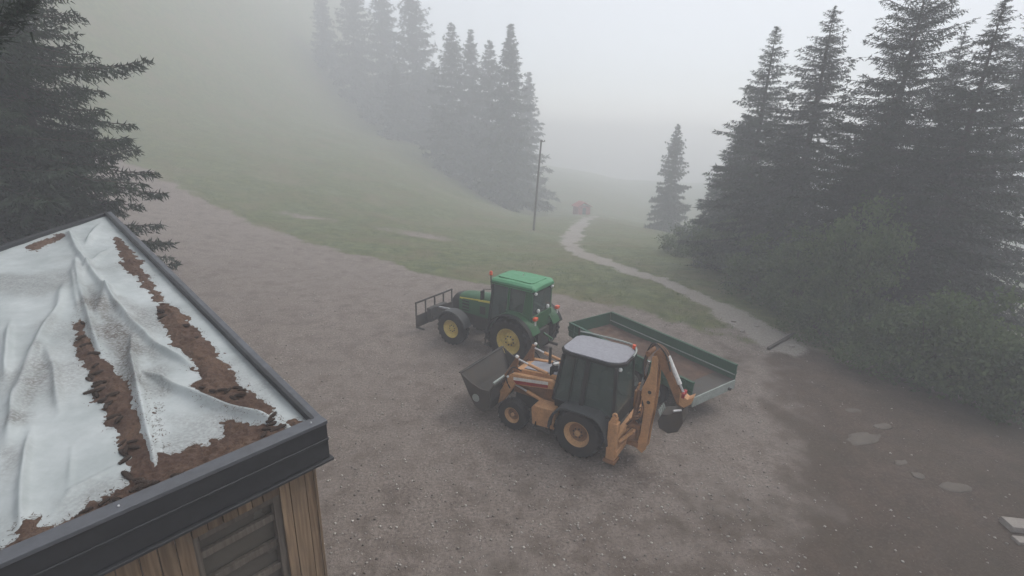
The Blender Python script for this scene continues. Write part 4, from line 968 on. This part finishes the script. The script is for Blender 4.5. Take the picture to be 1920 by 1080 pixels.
# ------------------------------------------------------------------ barn with flat roof
rA, rB, rC = atz(200, 405, 6.6), atz(590, 800, 5.4), atz(0, 1060, 5.4)
nrm = np.cross(rA - rB, rC - rB); pa, pb = -nrm[0] / nrm[2], -nrm[1] / nrm[2]; pz = rB[2] - pa * rB[0] - pb * rB[1]
def rz_(x, y): return pz + pa * x + pb * y
def on_roof(px, py):
    d = ray(px, py); t = (pz - CAMZ + 0) / (d[2] - pa * d[0] - pb * d[1]); return CAM + t * d
rD = on_roof(0, 470)
rC2 = rB + (rC - rB) * 1.9
rD2 = rA + (rD - rA) * 2.0
def build_barn():
    Bn = empty('barn', (rB[0], rB[1], 0)); tag(Bn, 'timber barn with dark metal eaves and a littered white sheet roof, bottom left', 'barn')
    inv = np.array([rB[0], rB[1], 0.0])
    def lk(name, me, mat, par=Bn): return link(name, me, mat, par)
    # sheet: a height field with folds, dirt and litter
    nu, nv = 520, 420
    u = np.linspace(0, 1, nu) ** 1.35; v = np.linspace(0, 1, nv)
    U, Vv = np.meshgrid(u, v, indexing='ij')
    P = (rB[None, None] * ((1 - U) * (1 - Vv))[..., None] + rA[None, None] * (U * (1 - Vv))[..., None] + rC2[None, None] * ((1 - U) * Vv)[..., None] + rD2[None, None] * (U * Vv)[..., None])
    X, Y, Z = P[..., 0], P[..., 1], P[..., 2]
    rp = lambda L: [tuple(on_roof(*q)[:2]) for q in L]
    folds = [([(127, 433), (150, 480), (197, 545), (217, 573), (250, 610), (290, 650), (330, 675), (378, 695)], .035, .07),
             ([(143, 485), (150, 540), (165, 590), (180, 640), (194, 675)], .035, .06), ([(135, 500), (143, 560), (150, 590)], .03, .03),
             ([(250, 625), (249, 680), (262, 740), (275, 800), (288, 850), (296, 908)], .034, .075), ([(265, 698), (330, 735), (400, 765), (470, 787), (550, 806)], .032, .07),
             ([(122, 530), (110, 580), (80, 630), (50, 700), (30, 770), (12, 850)], .04, .06), ([(190, 418), (160, 465)], .04, .05), ([(208, 465), (150, 520)], .04, .05),
             ([(238, 522), (205, 550), (190, 580), (182, 607)], .07, .06), ([(85, 645), (105, 700), (112, 780)], .03, .05), ([(20, 600), (10, 720)], .03, .05), ([(60, 800), (45, 900), (40, 1010)], .025, .05),
             ([(135, 840), (130, 920)], .02, .03), ([(100, 965), (135, 920), (240, 862)], .02, .025), ([(85, 628), (140, 624)], .02, .025), ([(95, 645), (145, 632)], .02, .025), ([(30, 720), (20, 800)], .02, .03)]
    H = (fbm(X * 0.9, Y * 0.9, 3, 13) - .5) * 0.05 + (fbm(X * 3.5, Y * 3.5, 3, 15) - .5) * 0.018
    for L, wd, h in folds:
        d = seg_dist(X, Y, rp(L)); ends = rp(L)
        e0 = np.hypot(X - ends[0][0], Y - ends[0][1]); e1 = np.hypot(X - ends[-1][0], Y - ends[-1][1])
        tp = (0.12 + 0.88 * sstep(0.0, 0.55, e0)) * (0.12 + 0.88 * sstep(0.0, 0.45, e1)) * (0.6 + 0.8 * fbm(X * 1.7, Y * 1.7, 2, 33))
        wv_ = wd * (0.75 + 0.9 * fbm(X * 2.1, Y * 2.1, 2, 35))
        H = H + 1.3 * h * tp * (np.exp(-(d / wv_) ** 2) + 0.35 * np.exp(-(d / (wv_ * 3.2)) ** 2))
    stains = [[(165, 540), (215, 575), (262, 640), (262, 720), (300, 740), (250, 745), (205, 690), (185, 640), (160, 580)], [(225, 560), (300, 580), (310, 625), (270, 640), (240, 610)],
              [(70, 650), (100, 680), (75, 750), (50, 790), (28, 800), (40, 740)], [(280, 750), (345, 750), (330, 690), (290, 650), (262, 660)], [(0, 850), (45, 850), (30, 900), (0, 930)]]
    D = np.zeros_like(X)
    for k, s_ in enumerate(stains):
        sd_ = poly_sdf(X, Y, rp(s_)); D = np.maximum(D, sstep(-0.12, 0.22, sd_ + (fbm(X * 3, Y * 3, 3, 50 + k) - .5) * 0.4) * (1.0, 0.6, 0.8, 0.85, 0.6)[k])
    D = np.maximum(D, 0.45 * sstep(0.46, 0.72, fbm(X * 0.9, Y * 0.9, 4, 90)))
    heaps = [[(219, 446), (255, 492), (300, 562), (345, 600), (385, 645), (428, 705), (475, 750), (520, 788), (560, 802), (548, 812), (470, 790), (400, 763), (368, 742), (380, 700), (346, 656), (318, 622), (318, 598), (296, 556), (262, 520), (245, 506), (226, 462)],
             [(425, 792), (470, 792), (550, 808), (590, 806), (480, 862), (330, 930), (200, 995), (60, 1062), (15, 1062), (40, 1000), (60, 985), (112, 1002), (172, 960), (236, 916), (264, 880), (242, 830), (216, 792), (206, 755), (166, 692), (146, 636), (150, 585), (166, 640), (192, 682), (250, 735), (280, 800), (296, 852), (398, 848), (430, 818)],
             [(272, 768), (285, 760), (284, 790), (276, 786)], [(60, 462), (120, 440), (118, 446), (62, 468)]]
    S = np.full(X.shape, -1e3)
    for k, s_ in enumerate(heaps): S = np.maximum(S, poly_sdf(X, Y, rp(s_)))
    S = S + 0.05 + (fbm(X * 6, Y * 6, 4, 66) - .5) * 0.24 + (fbm(X * 22, Y * 22, 2, 67) - .5) * 0.10
    LH = np.clip(S, -0.05, 0.16) * 0.34 + (fbm(X * 16, Y * 16, 3, 68) - .5) * 0.05 * sstep(-0.02, 0.1, S)
    # near the folds the litter sits lower, so folds stand clear
    Zs = Z + H; Zl = Z + (fbm(X * 0.9, Y * 0.9, 3, 13) - .5) * 0.05 + LH + 0.004
    idx = np.arange(X.size).reshape(X.shape); Fq = np.stack([idx[:-1, :-1], idx[:-1, 1:], idx[1:, 1:], idx[1:, :-1]], -1).reshape(-1, 4)
    me = np_mesh('roof_sheet', np.stack([X, Y, Zs], -1).reshape(-1, 3) - inv, Fq, True)
    ca = me.color_attributes.new('dirt', 'FLOAT_COLOR', 'POINT')
    ca.data.foreach_set('color', np.stack([D, D, D, np.ones_like(D)], -1).astype(np.float32).ravel())
    sh = lk('roof_sheet', me, M['tarp']); sh['label'] = 'creased white roofing sheet stained with dirt'
    keep = (S.ravel()[Fq] > -0.045).any(1); fl = Fq[keep]; used = np.unique(fl); mp = np.full(X.size, -1); mp[used] = np.arange(len(used))
    VV = np.stack([X, Y, Zl], -1).reshape(-1, 3) - inv
    lt = lk('needle_litter', np_mesh('needle_litter', VV[used], mp[fl], True), M['litter']); lt['kind'] = 'stuff'; lt['label'] = 'brown heap of fallen spruce needles and bark'
    # loose needles and bark bits standing out of the litter
    ii = np.flatnonzero((S.ravel() > -0.03)); rr = np.random.default_rng(8); ii = rr.choice(ii, 9000)
    b = np.stack([X, Y, np.maximum(Zl, Zs)], -1).reshape(-1, 3)[ii] - inv + rr.normal(size=(len(ii), 3)) * np.array([.03, .03, .002])
    d = rr.normal(size=(len(ii), 3)) * np.array([1, 1, .25]); d /= np.linalg.norm(d, axis=1)[:, None]; ln = rr.uniform(.015, .05, len(ii))[:, None]
    wv = np.cross(d, [0, 0, 1.0]) * 0.004
    tv = np.stack([b - wv, b + wv, b + d * ln], 1).reshape(-1, 3)
    nd = lk('loose_needles', np_mesh('loose_needles', tv, np.arange(len(tv)).reshape(-1, 3)), M['litterblade']); nd['kind'] = 'stuff'
    # eaves
    def q(p): return Vector(p) - Vector(inv)
    eF = Vector(rC2 - rB).normalized(); eR = Vector(rA - rB).normalized()
    outF = eF.cross(Vector((0, 0, 1))); outF = outF if outF.dot(eR) < 0 else -outF; outF.z = 0; outF.normalize()
    outR = eR.cross(Vector((0, 0, 1))); outR = outR if outR.dot(eF) < 0 else -outR; outR.z = 0; outR.normalize()
    b0 = q(rB); c0 = q(rC2); a0 = q(rA); up = Vector((0, 0, 1))
    def strip(name, mat, p, r, e, o0, o1, z0, z1, ext0=0.0, ext1=0.0, bev=0.006):
        p = p - e * ext0; r = r + e * ext1; o = outF if e == eF else outR
        V = [x + o * oo + up * zz for x in (p, r) for oo in (o0, o1) for zz in (z0, z1)]
        return MB().add(V, [(0, 1, 3, 2), (4, 6, 7, 5), (0, 4, 5, 1), (2, 3, 7, 6), (0, 2, 6, 4), (1, 5, 7, 3)]).build(name, mat, Bn, bev)
    strip('front_coping', M['coping'], b0, c0, eF, -0.05, 0.13, 0.055, 0.10, 0.10)
    strip('front_fascia', M['fascia'], b0, c0, eF, 0.07, 0.12, -0.40, 0.052, 0.09)
    strip('fascia_rib', M['fascia'], b0, c0, eF, 0.121, 0.14, -0.16, -0.13, 0.09)
    strip('drip_edge', M['fascia'], b0, c0, eF, 0.03, 0.16, -0.44, -0.404, 0.12)
    strip('gable_coping', M['coping'], b0, a0, eR, 0.02, 0.10, 0.06, 0.095, 0.0)
    strip('gable_edge', M['fascia'], b0, a0, eR, -0.03, 0.018, 0.02, 0.105, -0.02)
    strip('gable_fascia', M['fascia'], b0, a0, eR, 0.03, 0.09, -0.40, 0.057, 0.0)
    d0 = q(rD2); eB = (d0 - a0).normalized(); oB = eB.cross(up); oB = oB if oB.dot(eR) > 0 else -oB
    V = [x + oB * oo + up * zz for x in (a0, d0) for oo in (-0.02, 0.10) for zz in (-0.35, 0.07)]
    MB().add(V, [(0, 1, 3, 2), (4, 6, 7, 5), (0, 4, 5, 1), (2, 3, 7, 6), (0, 2, 6, 4), (1, 5, 7, 3)]).build('rear_coping', M['fascia'], Bn, 0.006)
    for t in (0.02, 0.62): 
        p = b0 + (c0 - b0) * t * 0.6 + outF * 0.05 + up * 0.105; MB().ball(tuple(p), 0.012, 8).build('screw', M['chrome'], Bn)
    # walls of upright boards
    def boards(p, r, e, o, ztop_off, holes, width, name='plank'):
        L = (r - p).length; s = 0.0; k = 0; rnd = random.Random(4)
        while s < L:
            w_ = width * rnd.choice((0.8, 1.0, 1.0, 1.25)); s1 = min(L, s + w_ - 0.008); m = (s + s1) / 2
            segs = [(-0.2, None)]
            for (h0, h1, zb, zt) in holes:
                if h0 < m < h1: segs = [(-0.2, zb), (zt, None)]
            for zb, zt in segs:
                base = p + e * s; top = p + e * s1; dp = rnd.uniform(0, 0.012)
                q0, q1 = p + e * s, p + e * s1
                V = []
                for x in (q0, q1):
                    ztp = (x.z + ztop_off) if zt is None else zt
                    for oo in (-0.04 + dp, -0.012 + dp):
                        for zz in (zb, ztp): V.append(Vector((x.x, x.y, 0)) + o * oo + up * zz)
                MB().add(V, [(0, 1, 3, 2), (4, 6, 7, 5), (0, 4, 5, 1), (2, 3, 7, 6), (0, 2, 6, 4), (1, 5, 7, 3)]).build(name, M['wood'], Bn, 0.004)
            s += w_; k += 1
    inF = b0 - outF * 0.06; boards(b0 - outF * 0.04 + eF * 0.02, c0 - outF * 0.04, eF, outF, -0.42, [(0.42, 1.42, 3.2, 4.70)], 0.15)
    boards(b0 - outR * 0.03 + eR * 0.02, a0 - outR * 0.03, eR, outR, -0.42, [], 0.2)
    # recessed window between the boards
    w0 = b0 + eF * 0.42 - outF * 0.04; w1 = b0 + eF * 1.42 - outF * 0.04
    def wbox(name, mat, s0, s1, z0, z1, o0, o1, par=None):
        V = [Vector((x.x, x.y, 0)) + outF * oo + up * zz for x in (b0 + eF * s0, b0 + eF * s1) for oo in (o0, o1) for zz in (z0, z1)]
        return MB().add(V, [(0, 1, 3, 2), (4, 6, 7, 5), (0, 4, 5, 1), (2, 3, 7, 6), (0, 2, 6, 4), (1, 5, 7, 3)]).build(name, mat, par or Bn, 0.004)
    wn = wbox('window', M['pane'], 0.40, 1.46, 3.1, 4.72, -0.22, -0.205)
    wbox('frame', M['woodgrey'], 0.42, 0.54, 3.2, 4.70, -0.20, -0.10, wn); wbox('frame', M['woodgrey'], 1.32, 1.44, 3.2, 4.70, -0.20, -0.10, wn)
    wbox('lintel', M['woodgrey'], 0.54, 1.32, 4.60, 4.70, -0.20, -0.09, wn)
    for zz in (4.32, 3.95, 3.6): wbox('crossbar', M['woodgrey'], 0.54, 1.32, zz, zz + 0.09, -0.195, -0.14, wn)
    # cones on the roof: things that lie there
    mb = MB(); mb.lathe([(0.001, -0.055), (0.012, -0.05), (0.019, -0.02), (0.018, 0.015), (0.011, 0.045), (0.001, 0.055)], 9)
    for k in range(10):
        for j in range(7):
            y = -0.045 + 0.09 * k / 9; a = 6.28 * (j + 0.5 * (k % 2)) / 7; r0 = 0.019 * (1 - (y / 0.075) ** 2)
            c, s = math.cos(a), math.sin(a); t = Vector((-s, 0, c)) * 0.006
            p = Vector((c * r0, y, s * r0)); tip = Vector((c * (r0 + 0.006), y + 0.012, s * (r0 + 0.006)))
            mb.add([p - t, p + t, tip], [(0, 1, 2)])
    cm = mb.mesh('spruce_cone'); cm.materials.append(paint('cone_scales', (0.045, 0.028, 0.019), (0.018, 0.013, 0.010), 0.6, 0.85, 30))
    zfun = np.maximum(Zs, Zl)
    flatX, flatY, flatZ = X.ravel(), Y.ravel(), zfun.ravel()
    rnd = random.Random(12)
    def cone(px, py, label, s=1.0):
        p = on_roof(px, py); k = int(np.argmin((flatX - p[0]) ** 2 + (flatY - p[1]) ** 2))
        o = bpy.data.objects.new('spruce_cone', cm); col.objects.link(o); o.location = (p[0], p[1], flatZ[k] + 0.010)
        o.rotation_euler = (rnd.uniform(-.25, .25), rnd.uniform(0, 6), rnd.uniform(0, 6.28)); o.scale = (s, s, s)
        tag(o, label, 'cone', 'spruce cones on the barn roof')
    cone(302, 588, 'upper of two dark cones lying alone on the white sheet', 1.5); cone(305, 597, 'lower of two dark cones lying alone on the white sheet', 1.3)
    cone(237, 891, 'dark greenish cone on the white sheet left of the thick fold', 1.35); cone(231, 851, 'dark cone at the tip of the litter above the greenish cone', 1.3)
    cone(243, 897, 'dark cone touching the greenish cone on the white sheet', 1.2)
    pts = [(175, 672), (182, 690), (176, 705), (168, 712), (180, 726), (190, 735), (170, 735), (195, 752), (200, 770), (215, 790), (205, 765), (210, 748), (190, 718), (230, 835), (246, 838), (252, 848), (258, 905), (268, 916), (280, 920), (262, 925), (285, 915), (215, 940), (205, 955), (195, 948), (220, 948), (150, 985), (165, 975), (300, 940), (275, 930),
           (430, 742), (445, 735), (452, 747), (440, 752), (420, 738), (455, 738), (520, 812), (505, 818), (530, 806), (497, 822), (512, 806), (380, 735), (398, 745), (160, 960), (225, 800), (180, 742), (185, 705), (235, 862), (240, 845), (160, 615), (152, 640), (340, 905), (350, 900), (345, 612), (365, 640), (160, 650), (505, 800), (515, 795)]
    for (px, py) in pts:
        reg = 'in the litter strip along the right roof edge' if px > 340 and py < 790 else ('near the outer roof corner at the fold end' if px > 480 else ('along the front eaves of the barn roof' if py > 895 else ('in the upper left litter strip on the roof' if py < 790 else 'in the lower left litter strip on the roof')))
        cone(px + rnd.uniform(-4, 4), py + rnd.uniform(-4, 4), 'brown spruce cone half sunk ' + reg, rnd.uniform(0.9, 1.35))
build_barn()

# ------------------------------------------------------------------ pole, red hut, stones, slabs, water bar
def build_small():
    p = at(1000, 432); d = ray(1015, 262); t = p[1] / d[1]; zt = (CAM + t * d)[2]
    h = zt - p[2]; top = CAM + t * d
    e = empty('utility_pole', p); tag(e, 'thin dark wooden utility pole standing in the fog on the grass', 'pole')
    lx = top[0] - p[0]
    MB().tube([(0, 0, -0.5), (lx * 0.5, 0, h * 0.5), (lx, 0, h)], 0.15, 10, 0.10).build('shaft', M['pole'], e)
    MB().bar((lx - 0.1, 0, h - 0.25), (lx + 0.45, 0, h - 0.15), 0.10).build('crossarm', M['pole'], e)
    for k in (0.12, 0.38): MB().lathe([(0.001, 0), (0.05, 0), (0.06, 0.06), (0.03, 0.14), (0.001, 0.15)], 10).build('insulator', M['dark'], e)
    for o, k in zip([c for c in e.children if c.name.startswith('insulator')], (0.12, 0.38)):
        o.rotation_euler = (R(90), 0, 0); o.location = (lx + k, 0, h - 0.17)
    # red hut far down the path
    p = at(1090, 402)
    e = empty('red_hut', (p[0] * 1.0, p[1], p[2] - 0.1), R(20)); tag(e, 'small red hut blurred by fog where the footpath disappears', 'hut')
    MB().box(-1.5, 1.5, -1.2, 1.2, 0, 1.9).build('wall', M['redhut'], e, 0.02)
    MB().prism([(-1.8, 1.85), (0, 2.8), (1.8, 1.85), (1.8, 1.97), (0, 2.93), (-1.8, 1.97)], -1.5, 1.5).build('roof', M['redhut'], e)
    MB().box(-0.4, 0.4, -1.24, -1.19, 0, 1.7).build('door', M['dark'], e)
    # water bar across the path end
    a, b = at(1440, 656), at(1489, 628); m = (a + b) / 2
    e = MB(); dv = Vector(b - a); e.bar(tuple(Vector(a - m) + Vector((0, 0, 0.05))), tuple(Vector(b - m) + Vector((0, 0, 0.05))), 0.12, 0.14)
    o = e.build('timber_water_bar', M['pole'], None, 0.015); o.location = m
    tag(o, 'dark timber laid across the lower end of the sandy path', 'timber')
    r = random.Random(21)
    def rock(px, py, sx, sy, sz, label, name='flat_stone', mat='stone', group='flat stones sunk in the mud bank', seed=0):
        rg = np.random.default_rng(seed); mb = MB(); n = 15; ring = []
        for k in range(n):
            a = 6.2832 * k / n; q = 1 + rg.normal() * 0.10; ring.append((math.cos(a) * sx * q, math.sin(a) * sy * q))
        secs = [[(x * f, y * f, z + (rg.random() - .5) * sz * 0.25) for x, y in ring] for f, z in ((1.0, -0.12), (1.0, sz * 0.35), (0.9, sz * 0.8), (0.6, sz))]
        mb.loft(secs); p = at(px, py); o = mb.build(name, M[mat], None, 0.008); o.location = (p[0], p[1], p[2] - (0.02 if name == 'flat_stone' else 0.0)); o.rotation_euler = (0, 0, r.random() * 0.6 - 0.3 + 0.2)
        tag(o, label, 'stone', group)
    rock(1792, 914, 0.42, 0.20, 0.05, 'pale flat stone right of the square stone on the mud bank', seed=1)
    rock(1722, 892, 0.17, 0.15, 0.05, 'small square stone left of the pale flat one on the mud bank', seed=2)
    rock(1618, 822, 0.62, 0.30, 0.06, 'longest low flat rock in the middle of the mud bank', seed=3)
    rock(1655, 800, 0.35, 0.16, 0.06, 'narrow rock just above the longest flat rock on the mud bank', seed=4)
    rock(1600, 770, 0.28, 0.15, 0.05, 'small rock at the upper end of the stone row on the mud bank', seed=5)
    rock(1690, 868, 0.22, 0.12, 0.05, 'small dark rock above the square stone on the mud bank', seed=6)
    for (px, py, lb, sd_) in ((1392, 622, 'pale rubble stone in the bare patch beside the path', 7), (1418, 612, 'pale rubble stone at the right edge of the path slab', 8), (1484, 650, 'white rubble stone below the timber at the path end', 9), (1376, 604, 'pale rubble stone highest up along the path', 10)):
        rock(px, py, 0.13, 0.09, 0.09, lb, 'rubble_stone', 'concrete', 'rubble stones beside the path', sd_)
    def slab(px, py, L, W, H, rz, label):
        p = at(px, py); o = MB().box(-L / 2, L / 2, -W / 2, W / 2, -0.1, H).build('concrete_slab', M['concrete'], None, 0.015)
        o.location = p; o.rotation_euler = (0, R(3), rz); tag(o, label, 'slab', 'concrete slabs at the right edge')
    slab(1915, 990, 0.75, 0.36, 0.14, R(-4), 'grey concrete slab at the lower right edge of the mud bank')
    slab(1925, 1016, 0.55, 0.22, 0.06, R(-2), 'lower concrete slab below the grey one at the right edge')
build_small()

# ------------------------------------------------------------------ fog
def build_haze():
    o = MB().box(-262, 262, -262, 262, -34, 86).build('haze', None, None, 0, False)
    m = bpy.data.materials.new('fog'); m.use_nodes = True; n = m.node_tree.nodes; n.clear()
    out = n.new('ShaderNodeOutputMaterial'); v = n.new('ShaderNodeVolumePrincipled')
    v.inputs['Color'].default_value = (0.955, 0.972, 1.0, 1); v.inputs['Density'].default_value = HAZE_DENSITY; v.inputs['Anisotropy'].default_value = 0.1
    m.node_tree.links.new(v.outputs[0], out.inputs['Volume']); o.data.materials.append(m)
    tag(o, 'pale fog filling the whole clearing', 'fog', kind='stuff')
build_haze()
